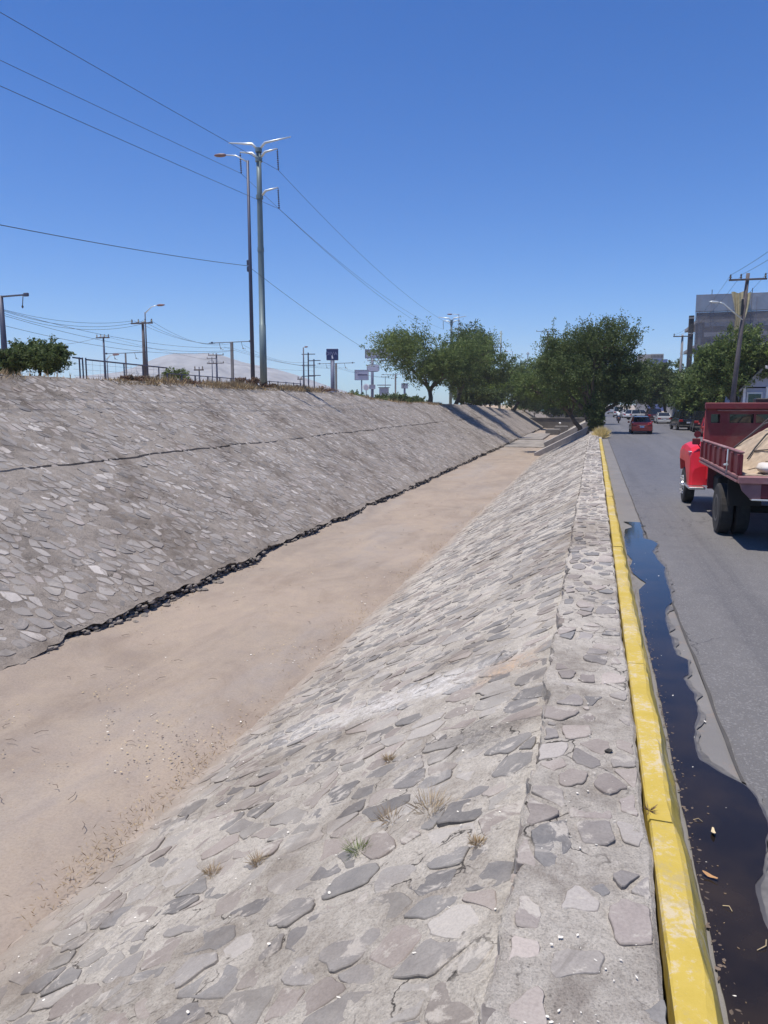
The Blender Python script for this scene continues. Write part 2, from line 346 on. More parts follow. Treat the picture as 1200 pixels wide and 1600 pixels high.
class MB:
    def __init__(s): s.V = []; s.F = []
    def add(s, V, F):
        k = len(s.V); s.V += [tuple(map(float, v)) for v in V]; s.F += [tuple(int(i)+k for i in f) for f in F]
    def box(s, x0, x1, y0, y1, z0, z1, bev=0):
        if bev <= 0:
            s.add([(x0, y0, z0), (x1, y0, z0), (x1, y1, z0), (x0, y1, z0), (x0, y0, z1), (x1, y0, z1), (x1, y1, z1), (x0, y1, z1)],
                  [(3, 2, 1, 0), (4, 5, 6, 7), (0, 1, 5, 4), (1, 2, 6, 5), (2, 3, 7, 6), (3, 0, 4, 7)]); return
        b = min(bev, abs(x1-x0)*.45, abs(y1-y0)*.45, abs(z1-z0)*.45)
        rings = []
        for z, i in ((z0, b), (z0+b, 0), (z1-b, 0), (z1, b)):
            c = b
            X0, X1, Y0, Y1 = x0+i, x1-i, y0+i, y1-i
            rings.append([(X0+c*.5, Y0, z), (X1-c*.5, Y0, z), (X1, Y0+c*.5, z), (X1, Y1-c*.5, z), (X1-c*.5, Y1, z), (X0+c*.5, Y1, z), (X0, Y1-c*.5, z), (X0, Y0+c*.5, z)])
        s.loft(rings)
    def loft(s, rings, caps=True):
        n = len(rings[0]); V = [p for r in rings for p in r]; F = []
        for k in range(len(rings)-1):
            for i in range(n):
                a = k*n+i; b = k*n+(i+1) % n; F.append((a, b, b+n, a+n))
        if caps: F.append(tuple(range(n))[::-1]); F.append(tuple(range((len(rings)-1)*n, len(rings)*n)))
        s.add(V, F)
    def tube(s, pts, rad, n=8, caps=True):
        pts = [np.array(p, float) for p in pts]
        if isinstance(rad, (int, float)): rad = [rad]*len(pts)
        rings = []; pu = None
        for k, p in enumerate(pts):
            d = pts[min(k+1, len(pts)-1)]-pts[max(k-1, 0)]; d = d/(np.linalg.norm(d)+1e-9)
            if pu is None:
                pu = np.cross(d, (0, 0, 1.) if abs(d[2]) < .9 else (1., 0, 0))
            pu = pu-d*np.dot(pu, d); pu /= np.linalg.norm(pu)+1e-9; q = np.cross(d, pu)
            rings.append([tuple(p+rad[k]*(math.cos(2*math.pi*i/n)*pu+math.sin(2*math.pi*i/n)*q)) for i in range(n)])
        s.loft(rings, caps)
    def lathe_x(s, prof, c, n=28):   # profile of (x, r) about the X axis through c
        rings = [[(c[0]+x, c[1]+r*math.cos(2*math.pi*i/n), c[2]+r*math.sin(2*math.pi*i/n)) for i in range(n)] for x, r in prof]
        s.loft(rings)
    def lathe_z(s, prof, c, n=16):
        rings = [[(c[0]+r*math.cos(2*math.pi*i/n), c[1]+r*math.sin(2*math.pi*i/n), c[2]+z) for i in range(n)] for z, r in prof]
        s.loft(rings)
    def prism(s, poly, x0, x1):      # polygon of (y, z) extruded along x
        n = len(poly); V = [(x0, y, z) for y, z in poly]+[(x1, y, z) for y, z in poly]
        s.add(V, [tuple(range(n)), tuple(range(2*n-1, n-1, -1))]+[(i, i+n, (i+1) % n+n, (i+1) % n) for i in range(n)])
    def prism_y(s, poly, y0, y1):    # polygon of (x, z) extruded along y
        n = len(poly); V = [(x, y0, z) for x, z in poly]+[(x, y1, z) for x, z in poly]
        s.add(V, [tuple(range(n)), tuple(range(2*n-1, n-1, -1))]+[(i, i+n, (i+1) % n+n, (i+1) % n) for i in range(n)])
    def build(s, name, mat, parent=None, smooth=False, local=True):
        o = mesh_obj(name, s.V, s.F, mat, parent, smooth=smooth)
        return o
def grid_faces(nr, nc):
    i = np.arange(nr-1)[:, None]*nc+np.arange(nc-1)[None, :]
    return np.stack([i, i+1, i+1+nc, i+nc], -1).reshape(-1, 4)
def rows(a, b, d0, k):
    r = [a]
    while r[-1] < b: r.append(r[-1]+d0+k*max(0, r[-1]))
    r[-1] = b
    return np.array(r)

# ------------------------------------------------------------------ stone cells
def clip(poly, px, py, nx, ny):
    out = []; m = len(poly); d = [(p[0]-px)*nx+(p[1]-py)*ny for p in poly]
    for i in range(m):
        a, b = poly[i], poly[(i+1) % m]; da, db = d[i], d[(i+1) % m]
        if da <= 0: out.append(a)
        if (da < 0 < db) or (db < 0 < da):
            t = da/(da-db); out.append((a[0]+(b[0]-a[0])*t, a[1]+(b[1]-a[1])*t))
    return out
def stone_cells(u0, u1, v0, v1, sp, an, seed, ang=0.35):
    """irregular cells; u along the canal, v down the slope; stones longer along a direction turned by ang"""
    rg = random.Random(seed); nu = int((u1-u0)/(sp*.88))+1; nv = int((v1-v0)/(sp*an))+1; du = (u1-u0)/nu; dv = (v1-v0)/nv
    P = {}
    for i in range(-1, nu+1):
        for j in range(-1, nv+1):
            P[i, j] = (u0+(i+.5+(.5 if j % 2 else 0)+rg.uniform(-.42, .42))*du, v0+(j+.5+rg.uniform(-.42, .42))*dv, rg.uniform(-.34, .34)*sp*sp)
    ca, sa = math.cos(ang), math.sin(ang); sk = 1.45
    def tr(u, v): return (u*ca+v*sa, (-u*sa+v*ca)*sk)
    def inv(a, b): b /= sk; return (a*ca-b*sa, a*sa+b*ca)
    T = {k: (*tr(p[0], p[1]), p[2]) for k, p in P.items()}
    res = []
    for i in range(0, nu):
        for j in range(0, nv):
            x, y, wt = T[i, j]; r = sp*2
            poly = [(x-r, y-r), (x+r, y-r), (x+r, y+r), (x-r, y+r)]
            nb = sorted(((T[i+a, j+b][0]-x)**2+(T[i+a, j+b][1]-y)**2, i+a, j+b) for a in (-2, -1, 0, 1, 2) for b in (-2, -1, 0, 1, 2) if (a or b) and (i+a, j+b) in T)[:14]
            for d2, a, b in nb:
                qx, qy, qw = T[a, b]; nx, ny = qx-x, qy-y
                t = .5+(wt-qw)/(2*d2)
                poly = clip(poly, x+nx*t, y+ny*t, nx, ny)
                if len(poly) < 3: break
            if len(poly) < 3: continue
            q = [inv(*p) for p in poly]
            for (bx, by, nx, ny) in ((u0, v0, -1, 0), (u1, v0, 1, 0), (u0, v0+rg.uniform(-.02, .02), 0, -1), (u0, v1+rg.uniform(-.02, .02), 0, 1)):
                if len(q) > 2: q = clip(q, bx, by, nx, ny)
            if len(q) > 2: res.append(q)
    return res
def stones_mesh(cells, S, seed, pal, inset=(.006, .03), h=(.002, .012), drop=.1, near=14, tilt=.05, keep=None, fine=3):
    rg = random.Random(seed); V = []; F = []; C = []
    for q in cells:
        cu = sum(p[0] for p in q)/len(q); cv = sum(p[1] for p in q)/len(q)
        if rg.random() < drop or (keep and not keep(cu, cv)): continue
        per = [math.hypot(p[0]-cu, p[1]-cv) for p in q]; rm = sum(per)/len(per)
        if rm < .035: continue
        ins = rg.uniform(*inset)+rg.uniform(0, .12)*rm; s = max(.3, 1-ins/rm)
        q = [(cu+(a-cu)*s, cv+(b-cv)*s) for a, b in q]
        # merge very short edges
        qq = []
        for p in q:
            if not qq or math.hypot(p[0]-qq[-1][0], p[1]-qq[-1][1]) > .12*rm: qq.append(p)
        q = qq
        if len(q) < 3: continue
        sub = fine if cu < near*.5 else (2 if cu < near else 1); jit = (.035 if cu < near else .05)*rm*2
        pts = []
        for k in range(len(q)):
            a, b = q[k], q[(k+1) % len(q)]
            L = math.hypot(b[0]-a[0], b[1]-a[1])
            c0 = .09
            pts.append((a[0]+(b[0]-a[0])*c0, a[1]+(b[1]-a[1])*c0))
            for m in range(1, sub):
                t = m/sub; j = rg.gauss(0, .035)*L
                pts.append((a[0]+(b[0]-a[0])*t-(b[1]-a[1])/(L+1e-6)*j, a[1]+(b[1]-a[1])*t+(b[0]-a[0])/(L+1e-6)*j))
            pts.append((a[0]+(b[0]-a[0])*(1-c0), a[1]+(b[1]-a[1])*(1-c0)))
        H = rg.uniform(*h); ta = rg.gauss(0, tilt); tb = rg.gauss(0, tilt); b = .005+.02*rm; n = len(pts); k0 = len(V)
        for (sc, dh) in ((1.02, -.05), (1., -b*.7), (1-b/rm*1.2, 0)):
            for (a, c) in pts:
                uu = cu+(a-cu)*sc; vv = cv+(c-cv)*sc
                hh = dh if dh < -.04 else H+dh+(uu-cu)*ta+(vv-cv)*tb
                V.append((uu, vv, hh))
        for r in (0, 1):
            for i in range(n):
                a = k0+r*n+i; c = k0+r*n+(i+1) % n; F.append((a, c, c+n, a+n))
        F.append(tuple(range(k0+2*n, k0+3*n)))
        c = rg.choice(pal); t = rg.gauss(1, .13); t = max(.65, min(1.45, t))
        gap_shade = rg.choice((.38, .55, .75)); C.append((2*n, (c[0]*t*gap_shade, c[1]*t*gap_shade*.96, c[2]*t*gap_shade*.92, 1))); C.append((n, (c[0]*t, c[1]*t, c[2]*t, 1)))  # side rings coloured darker: shade and dirt painted into the gaps round each stone
    V = np.array(V); W = S(V[:, 0], V[:, 1], V[:, 2])
    col = np.concatenate([np.tile(np.array(c), (n, 1)) for n, c in C])
    return W, F, col
def bank_object(name, parts, mats, label):
    """parts: (V, F, col or None, material index) merged into one masonry object"""
    Vs = []; Fs = []; Cs = []; mi = []; k = 0
    for V, F, col, m in parts:
        F = F if isinstance(F, list) else F.tolist()
        Vs.append(V); Fs += [tuple(i+k for i in f) for f in F]; mi += [m]*len(F)
        Cs.append(col if col is not None else np.tile([.3, .3, .3, 1.], (len(V), 1))); k += len(V)
    V = np.concatenate(Vs); o = mesh_obj(name, V, Fs, mats, mi=mi)
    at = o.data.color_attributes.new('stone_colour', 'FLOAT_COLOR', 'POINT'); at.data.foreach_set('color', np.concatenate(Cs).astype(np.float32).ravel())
    return struct(o, label)

# ------------------------------------------------------------------ the canal
FZ = -2.4                          # canal floor
# right bank: from the wall foot down to below the floor
K = 1.84; nR = np.array([-1, 0, K]); nR = nR/np.linalg.norm(nR); dR = np.array([-K, 0, -1.]); dR /= np.linalg.norm(dR)
def baseR(u, v): return .030*fbm(u*.5, v*.5, 3, 3)+.016*fbm(u*2.3, v*2.3, 5, 3)
def SR(u, v, h):
    hh = h+baseR(u, v)
    P = np.stack([-.27+0*u, u, .06+0*u], -1)+v[..., None]*dR+hh[..., None]*nR
    return P
ys = rows(-4, 210, .024, .0065); vs = np.linspace(-.06, 5.9, 190)
U, Vv = np.meshgrid(ys, vs, indexing='ij')
mh = .013*fbm(U*6, Vv*6, 11, 4)+.001
VR = SR(U.ravel(), Vv.ravel(), mh.ravel())
palR = [(.235, .222, .212), (.19, .184, .18), (.27, .255, .237), (.25, .218, .20), (.155, .15, .15), (.28, .25, .228), (.32, .30, .278)]
cellsR = stone_cells(-2, 100, .02, 5.7, .265, 1.35, 5, 1.15)
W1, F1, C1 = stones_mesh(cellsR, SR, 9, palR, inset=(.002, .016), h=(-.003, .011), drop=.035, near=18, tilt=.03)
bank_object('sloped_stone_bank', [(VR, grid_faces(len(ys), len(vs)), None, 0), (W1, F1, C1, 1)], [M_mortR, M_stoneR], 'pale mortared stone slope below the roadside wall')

# left bank
KL = 1.6; nL = np.array([1, 0, KL]); nL = nL/np.linalg.norm(nL); dL = np.array([-KL, 0, 1.]); dL /= np.linalg.norm(dL)
LZ = -2.12; LX = -9.8
ztY = np.array([-60, 48, 55, 60, 66, 85, 110, 150, 210, 5000.]); ztZ = np.array([3.35, 3.35, 3.2, 2.95, 2.62, 2.48, 2.3, 1.25, 1.0, 1.0])
def top_z(Y): return np.interp(Y, ztY, ztZ)
def vmax(Y): return (top_z(Y)-LZ)*math.sqrt(1+KL*KL)
def baseL(u, v): return .05*fbm(u*.3, v*.3, 23, 3)+.02*fbm(u*1.7, v*1.7, 25, 3)
def SL(u, v, h):
    hh = h+baseL(u, v)
    return np.stack([LX+0*u, u, LZ+0*u], -1)+v[..., None]*dL+hh[..., None]*nL
ys = rows(2, 210, .07, .006)
VC = (.72-LZ)*math.sqrt(1+KL*KL)             # height of the long horizontal crack
fr = list(np.linspace(0, VC-.10, 62))+[VC-.045, VC-.02, VC+.02, VC+.05]
fr2 = np.linspace(.012, 1, 72)
Vg = []
crk = .16*fbm(ys*.35, ys*0+.3, 31, 4)+.05*fbm(ys*2.5, ys*0, 33, 3)
cdep = np.clip(.075+.18*fbm(ys*.5, ys*0+5, 35, 3), .0, .16)
edge = .15*fbm(ys*1.1, ys*0+2, 37, 4)+.09*fbm(ys*5, ys*0+8, 38, 3)
lift = np.where(ys < 18, 1, 1)
cols = []; hs_ = []
for k, v in enumerate(fr):
    t = v/VC; vv = v+crk*np.clip((t-.9)*10, 0, 1)+edge*(1-t)**8
    cols.append(vv); hs_.append((-cdep if k in (len(fr)-3, len(fr)-2) else 0*ys))
vb = cols[-1]
for t in fr2: cols.append(vb+(vmax(ys)+.04-vb)*t); hs_.append(0*ys)
Vv = np.stack(cols, 1); Hh = np.stack(hs_, 1); U = np.repeat(ys[:, None], Vv.shape[1], 1)
Hh = Hh+.014*fbm(U*5, Vv*5, 41, 3)
VL = SL(U.ravel(), Vv.ravel(), Hh.ravel())
palL = [(.37, .345, .325), (.32, .298, .28), (.44, .41, .385), (.35, .31, .29), (.26, .243, .232), (.30, .28, .262), (.20, .188, .18)]
cellsL = stone_cells(4, 112, .12, 10.7, .285, 1.25, 15, -.95)
crk_f = lambda u: float(np.interp(u, ys, crk))
def keepL(u, v): return abs(v-VC-crk_f(u)) > .13 and v < vmax(u)-.1
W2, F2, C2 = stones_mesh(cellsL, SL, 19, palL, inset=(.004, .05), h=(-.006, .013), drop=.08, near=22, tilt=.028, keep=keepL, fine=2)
# broken overhanging foot of the slab
ys_l, edge_l = ys, edge; lr = rows(2, 175, .045, .0045); rgs = np.random.RandomState(4)
eL = np.interp(lr, ys, edge); P0 = SL(lr, eL, 0*lr); nrow = 9; LV = []
for k in range(nrow):
    t = k/(nrow-1)
    back = .02+.26*math.sin(math.pi*min(1, t*.8+.05))+.22*fbm(lr*2.2, lr*0+k*.9, 51, 4)+.12*fbm(lr*8, lr*0+k*1.7, 52, 3)
    x = P0[:, 0]-(0 if k == 0 else 1)*back; z = P0[:, 2]+(FZ-.12-P0[:, 2])*t+(.03*fbm(lr*4, lr*0+k*2.1, 53, 3) if 0 < k else 0)
    LV.append(np.stack([x, lr, z], -1))
LV = np.stack(LV, 1).reshape(-1, 3)
LF = grid_faces(len(lr), nrow)
rq = random.Random(12); RV = []; RF = []
for q in range(2000):
    y = 8+rq.random()**1.7*120; p = SL(np.array([y]), np.array([float(np.interp(y, ys_l, edge_l))]), np.array([0.]))[0]; s_ = rq.uniform(.025, .085)*(1+.004*y)
    cx = p[0]-.05+rq.uniform(-.10, .10); cz = FZ+.02+rq.random()*max(.05, p[2]-FZ-.03); k0 = len(RV); n6 = 6; a0 = rq.random()*6
    for (zz, rr) in ((-.5, .7), (-.25, 1.), (.3, .95), (.5, .5)):
        for i in range(n6): a = a0+2*math.pi*i/n6; RV.append((cx+s_*rr*math.cos(a)*rq.uniform(.6, 1.1), y+s_*1.5*rr*math.sin(a)*rq.uniform(.6, 1.2), cz+s_*zz*rq.uniform(.5, 1.1)))
    for ri in range(3):
        for i in range(n6): a = k0+ri*n6+i; b = k0+ri*n6+(i+1) % n6; RF.append((a, b, b+n6, a+n6))
    RF.append(tuple(range(k0+18, k0+24)))
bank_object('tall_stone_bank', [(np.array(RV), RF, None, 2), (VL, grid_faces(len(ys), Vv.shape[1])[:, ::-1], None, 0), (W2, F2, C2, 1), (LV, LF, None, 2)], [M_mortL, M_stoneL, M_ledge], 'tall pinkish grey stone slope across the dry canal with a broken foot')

# canal floor of dry silt
ys = rows(-4, 210, .05, .008); xs = np.concatenate([np.linspace(-10.9, -5.9, 70), np.linspace(-5.85, -3.6, 60)])
X, Y = np.meshgrid(xs, ys)
Z = FZ+.05*fbm(X*.35, Y*.2, 61, 3)+.018*fbm(X*2, Y*2, 62, 4)+.01*fbm(X*7, Y*7, 66, 2)
m = np.clip((X+5.6)/1.6, 0, 1)
Z += m*(.10*fbm(Y*.30, X*.3+Y*0, 63, 4)+.07*fbm(Y*1.3, X, 64, 3)-.03)
Z += np.clip((-9.2-X)/.5, 0, 1)*(.05+.22*np.clip(fbm(Y*.55, X*.5, 68, 4)+.05, 0, .8))+np.clip((-9.0-X)/.8, 0, 1)*.18*np.clip((15.5-Y)/5, 0, 1)
Z -= np.clip((9-Y)/6, 0, 1)*.20*m
Z += .05*np.exp(-((X+7.6+.25*np.sin(Y*.12))/.18)**2)*-.6+.05*np.exp(-((X+6.2+.3*np.sin(Y*.1+1))/.2)**2)*-.5
V = np.stack([X, Y, Z], -1).reshape(-1, 3)
struct(mesh_obj('canal_floor', V, grid_faces(len(ys), len(xs)), M_dirt, smooth=True), 'dry tan silt bed of the canal')

# ground either side, road, gutter, kerb
def sheet(name, pts, faces, mat, label): return struct(mesh_obj(name, pts, faces, mat), label)
p_ = MB(); p_.box(-20, .28, 209, 211, -3.5, -.04); struct(p_.build('ground_end', M_conc_dark), 'dark embankment closing the canal')
M_ground = simple('dusty_earth', (.30, .25, .20), .95, var=.25, scale=.6, bst=.3)
sheet('ground', [(.30, -60, -.03), (4000, -60, -.03), (4000, 5000, -.03), (.30, 5000, -.03), (.30, 210, -.03), (-18, 210, -.03), (-18, 5000, -.03), (.30, 5000, -.03)],
      [(0, 1, 2, 3), (5, 4, 3, 6)], M_ground, 'dusty ground beyond the street')
gy = [-60, 2, 30, 48, 55, 60, 66, 85, 110, 150, 210, 5000]
V = []; F = []
for k, y in enumerate(gy):
    z = float(top_z(y)); x = LX-KL*(z-LZ); x = x if y <= 210 else -18
    V += [(x+.01, y, z-.01), (x-.7, y, z-.03), (-4000, y, z-.03)]
    if k: a = 3*k; F += [(a-3, a, a+1, a-2), (a-2, a+1, a+2, a-1)]
F = [f[::-1] for f in F]
sheet('avenue_ground', V, F, simple('dry_verge', (.36, .27, .17), .95, var=.3, scale=.8, bst=.4), 'raised dry verge on top of the far bank')
def strip(name, x0, x1, y0, y1, z, mat, label, dy=2., nx=8):
    ysr = rows(y0, y1, .12 if dy < 2 else dy, .02); xr = np.linspace(x0, x1, nx); X, Y = np.meshgrid(xr, ysr)
    Z = z+.006*fbm(X*.6, Y*.3, 71, 2)
    return struct(mesh_obj(name, np.stack([X, Y, Z], -1).reshape(-1, 3), grid_faces(len(ysr), nx), mat, smooth=True), label)
strip('road', 1.015, 9.6, -20, 420, .0, M_road, 'grey asphalt street')
strip('gutter', .5, 1.00, -20, 420, .0, M_gutter, 'concrete gutter slab beside the kerb')
# dark joint between gutter and asphalt
gy = rows(-2, 70, .06, .01)
jx = .012*fbm(gy*1.5, gy*0, 73, 3)
V = []; 
for y, j in zip(gy, jx): V += [(.995+j, y, .0115), (1.018+j+.006*math.sin(y*7), y, .0115)]
struct(mesh_obj('road_joint', np.array(V), grid_faces(len(gy), 2), simple('joint_tar', (.07, .065, .06), .9), smooth=False), 'dark joint between gutter and asphalt')
# right pavement
mb = MB(); mb.box(9.6, 11.2, -20, 420, -.1, .14, .03)
struct(mb.build('pavement', M_conc), 'concrete pavement on the far side of the street')

# kerb: chamfered profile in lengths with joints
kj = [-6, -3.0, 1.2, 4.02, 6.6, 9.3, 12.2, 15.4, 19, 23, 27, 31, 35, 39, 43, 47, 52]
V = []; F = []
for a, b in zip(kj[:-1], kj[1:]):
    yy = np.arange(a+.006, b-.003, .09 if b < 24 else .4); yy = np.append(yy, b-.006); off = random.uniform(-.006, .006); dz = random.uniform(-.006, .006)
    k0 = len(V)
    prof = [(.365, -.05), (.365, .185), (.375, .198), (.485, .2), (.51, .185), (.545, .09), (.585, .004), (.59, -.05)]
    for y in yy:
        e = 1-(.012/(.012+min(y-a, b-y)))*.25
        for i, (x, z) in enumerate(prof):
            nn = float(fbm(y*3+i*.4, i*.8, 81, 5))*.022
            V.append((x+off+nn*(i > 2), y, z+dz*(z > 0)+nn*.6*(z > .05)-(1-e)*.03*(z > .1)))
    n = len(prof)
    for r in range(len(yy)-1):
        for i in range(n-1): F.append((k0+r*n+i, k0+r*n+i+1, k0+(r+1)*n+i+1, k0+(r+1)*n+i)[::-1])
    F.append(tuple(k0+i for i in range(n))); F.append(tuple(k0+(len(yy)-1)*n+i for i in range(n))[::-1])
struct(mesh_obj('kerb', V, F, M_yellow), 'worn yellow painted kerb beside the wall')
mb = MB()
for a, b in ((52, 56), (56, 60), (60.01, 64), (64.01, 120), (120.01, 400)): mb.box(.38, .57, a+.01, b, -.05, .13, .02)
struct(mb.build('kerb_unpainted', M_conc), 'bare concrete kerb far along the street')

# wall cap
ys = rows(-4, 66, .022, .006); xs = np.linspace(0, 1, 34)
je = .045*fbm(ys*2.1, ys*0, 91, 4)+.04*fbm(ys*7, ys*0, 92, 3)
jr = -.012+.03*fbm(ys*2.7, ys*0, 93, 4)
zt = .205+.01*fbm(ys*.7, ys*0, 94, 3)
V = []; nside = 5
for y, a, b, z in zip(ys, je, jr, zt):
    x0 = -.285+a; x1 = .355+b
    for k in range(nside): t = k/nside; V.append((x0+.02*float(_hash(np.array(int(y*40)), np.array(k), 3))-.01, y, -.06+(z+.045)*t))
    for t in xs:
        x = x0+(x1-x0)*t; ed = min(t, 1-t)
        V.append((x, y, z-.02*max(0, 1-ed/.03)**2))
    V.append((x1+.004, y, .12)); V.append((x1+.004, y, 0))
V = np.array(V); nc = nside+len(xs)+2
top = (V[:, 2] > .17)
V[:, 2] += np.where(top, .013*fbm(V[:, 0]*9, V[:, 1]*9, 95, 4), 0)
Vc = V
def SC(u, v, h): return np.stack([v+0*u, u, np.interp(u, ys, zt)+h+.004], -1)
cc = stone_cells(-2, 64, -.275, .345, .235, 1.0, 25, .2)
palC = [(.22, .205, .20), (.25, .22, .208), (.17, .168, .172), (.28, .26, .245), (.30, .265, .245)]
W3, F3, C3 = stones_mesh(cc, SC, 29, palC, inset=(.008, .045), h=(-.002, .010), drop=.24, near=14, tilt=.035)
# rough stones showing on the wall's canal side
def SS(u, v, h): return np.stack([-.285-h-.3*v*0+np.interp(u, ys, je)*.6, u, .2-v], -1)
cs = stone_cells(-2, 60, .0, .2, .2, .55, 27, 0)
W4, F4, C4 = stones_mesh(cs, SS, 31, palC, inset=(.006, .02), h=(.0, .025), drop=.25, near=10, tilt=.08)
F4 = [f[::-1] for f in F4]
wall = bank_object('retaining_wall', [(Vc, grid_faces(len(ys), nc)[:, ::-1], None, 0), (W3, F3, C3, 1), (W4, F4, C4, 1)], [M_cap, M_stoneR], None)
del wall['kind']; tag(wall, 'low mortared stone wall with a flat top running beside the yellow kerb', 'wall')

# puddle: real outline measured off the road
pr = [(.99, 16.12), (.96, 14.9), (.94, 14.18), (1.08, 13.95), (1.15, 13.65), (1.01, 12.9), (1.03, 12.2), (1.1, 11.66), (1.04, 11.24), (1.03, 10.4), (1.0, 9.56), (.9, 9.23), (.85, 8.6), (.85, 8.18), (.84, 7.5), (.93, 7.38), (.9, 6.95), (.84, 6.85), (.89, 6.48), (.86, 6.06), (.78, 5.57), (.77, 5.23), (.9, 5.06), (1.01, 4.94), (1.05, 4.78), (1.05, 4.49), (.93, 3.96), (.87, 3.87), (.84, 3.59), (.86, 3.5), (.83, 2.97), (.85, 2.2), (.8, .5)]
pl = [(.62, 16.47), (.66, 16.1), (.8, 15.7), (.8, 15.4), (.66, 15.1), (.63, 14.73), (.60, 13.5), (.60, 12.56), (.65, 12.06), (.60, 11.56), (.61, 11.12), (.76, 10.52), (.65, 10.12), (.61, 9.15), (.62, 8.76), (.60, 8.25), (.60, 7.39), (.61, 6.7), (.605, 6.26), (.60, 5.63), (.595, 4), (.60, 2.5), (.6, .5)]
yy = np.arange(.5, 16.12, .035)
rx = np.interp(yy, [p[1] for p in pr][::-1], [p[0] for p in pr][::-1])+.018*fbm(yy*5, yy*0, 101, 4)
lx = np.interp(yy, [p[1] for p in pl][::-1], [p[0] for p in pl][::-1])+.012*fbm(yy*5, yy*0, 103, 4)
lx = np.maximum(lx, .593)
def ribbon(o, z, name, mat, lab, nx=5):
    t = np.linspace(0, 1, nx)[None, :]; X = (lx-(0 if o == 0 else 0))[:, None]*(1-t)+(rx+o*(1+1.6*fbm(yy*4, yy*0+4, 107, 4)))[:, None]*t
    Y = np.repeat(yy[:, None], nx, 1); Z = np.full_like(X, z)
    if o == 0: Z = Z-.0
    return struct(mesh_obj(name, np.stack([X, Y, Z], -1).reshape(-1, 3), grid_faces(len(yy), nx), mat, smooth=True), lab)
ribbon(.05, .0115, 'wet_margin', simple('drying_concrete', (.125, .118, .11), .6, var=.35, scale=9), 'half dry stained edge outside the puddle')
ribbon(.018, .0125, 'wet_margin', simple('damp_concrete', (.085, .078, .072), .35, var=.3, scale=5), 'damp edge round the gutter puddle')
ribbon(0, .0165, 'water', M_water, 'shallow puddle lying in the gutter along the kerb')

# far end of the canal: apron, inlet, cross wall
mb = MB()
mb.box(-10.2, -5.3, 86.5, 104, -2.7, -2.30, .03); mb.box(-9.9, -6.6, 104.01, 124, -2.7, -2.18, .03)
o = mb.build('canal_apron', simple('dirty_slab', (.25, .225, .20), .9, var=.35, scale=.8, bst=.4, dirt=(.13, .12, .105))); struct(o, 'concrete apron slabs across the canal bed')
def wedge(name, y0, y1, h, mat, lab):   # raised chute laid down the right slope
    mb = MB(); V = []
    for y in (y0, y1):
        for v, q in ((0, 1), (5.6, 1)):
            for hh in (-.1, h): V.append(tuple(SR(np.array([y+v*.9]), np.array([float(v)]), np.array([hh]))[0]))
    mb.add(V, [(0, 1, 3, 2), (4, 6, 7, 5), (1, 5, 7, 3), (0, 4, 5, 1), (2, 3, 7, 6), (0, 2, 6, 4)])
    return tag(mb.build(name, mat), lab, 'drain chute')
wedge('drain_chute', 68, 70.5, .45, M_conc, 'low concrete chute running down the near slope, nearer one')
wedge('drain_chute', 84, 87, .7, M_conc, 'tall concrete chute running down the near slope by the tree')
mb = MB(); mb.box(-7.4, -5.2, 123.5, 127, -2.6, -1.5, .1)
tag(mb.build('inlet_block', M_conc_dark), 'nearer dark concrete block standing in the canal bed', 'concrete block')
mb = MB(); mb.box(-6.4, -4.2, 131, 134, -2.6, -1.2, .1)
tag(mb.build('inlet_block', M_conc_dark), 'farther dark concrete block against the near slope before the cross wall', 'concrete block')
mb = MB(); mb.box(-14.5, .2, 158, 159, -3, -.45, .04); mb.box(-14.7, .2, 157.9, 159.1, -.449, -.25, .03)
tag(mb.build('cross_wall', M_conc_dark), 'concrete wall coloured dark as shaded, crossing the end of the canal', 'wall')  # shade on the wall's near face is put into its dark colour
mb = MB(); mb.lathe_z([(-.22, .02), (-.15, .19), (0, .25), (.15, .19), (.22, .02)], (-6.6, 157.6, -1.35), 12)
o = mb.build('outfall_cap', M_white, smooth=True); tag(o, 'small round white cap on the dark cross wall', 'cap')

# ================================================================== vegetation
def leaves_mesh(name, C, Dn, L, Wd, tone, mat, parent=None):
    """leaf faces: centres C, directions Dn, half length L, half width Wd"""
    n = len(C); rs = np.random.RandomState(n % 9973)
    side = np.cross(Dn, rs.normal(size=(n, 3))); side /= np.linalg.norm(side, axis=1)[:, None]+1e-9
    L = np.broadcast_to(L, n)[:, None]; Wd = np.broadcast_to(Wd, n)[:, None]
    V = np.stack([C-Dn*L, C+side*Wd, C+Dn*L, C-side*Wd], 1).reshape(-1, 3)
    F = np.arange(4*n).reshape(-1, 4)
    o = mesh_obj(name, V, F, mat, parent)
    at = o.data.attributes.new('tone', 'FLOAT', 'POINT'); at.data.foreach_set('value', np.repeat(np.clip(tone, 0, 1), 4).astype(np.float32))
    return o
def unit(v): return v/(np.linalg.norm(v, axis=-1, keepdims=True)+1e-9)
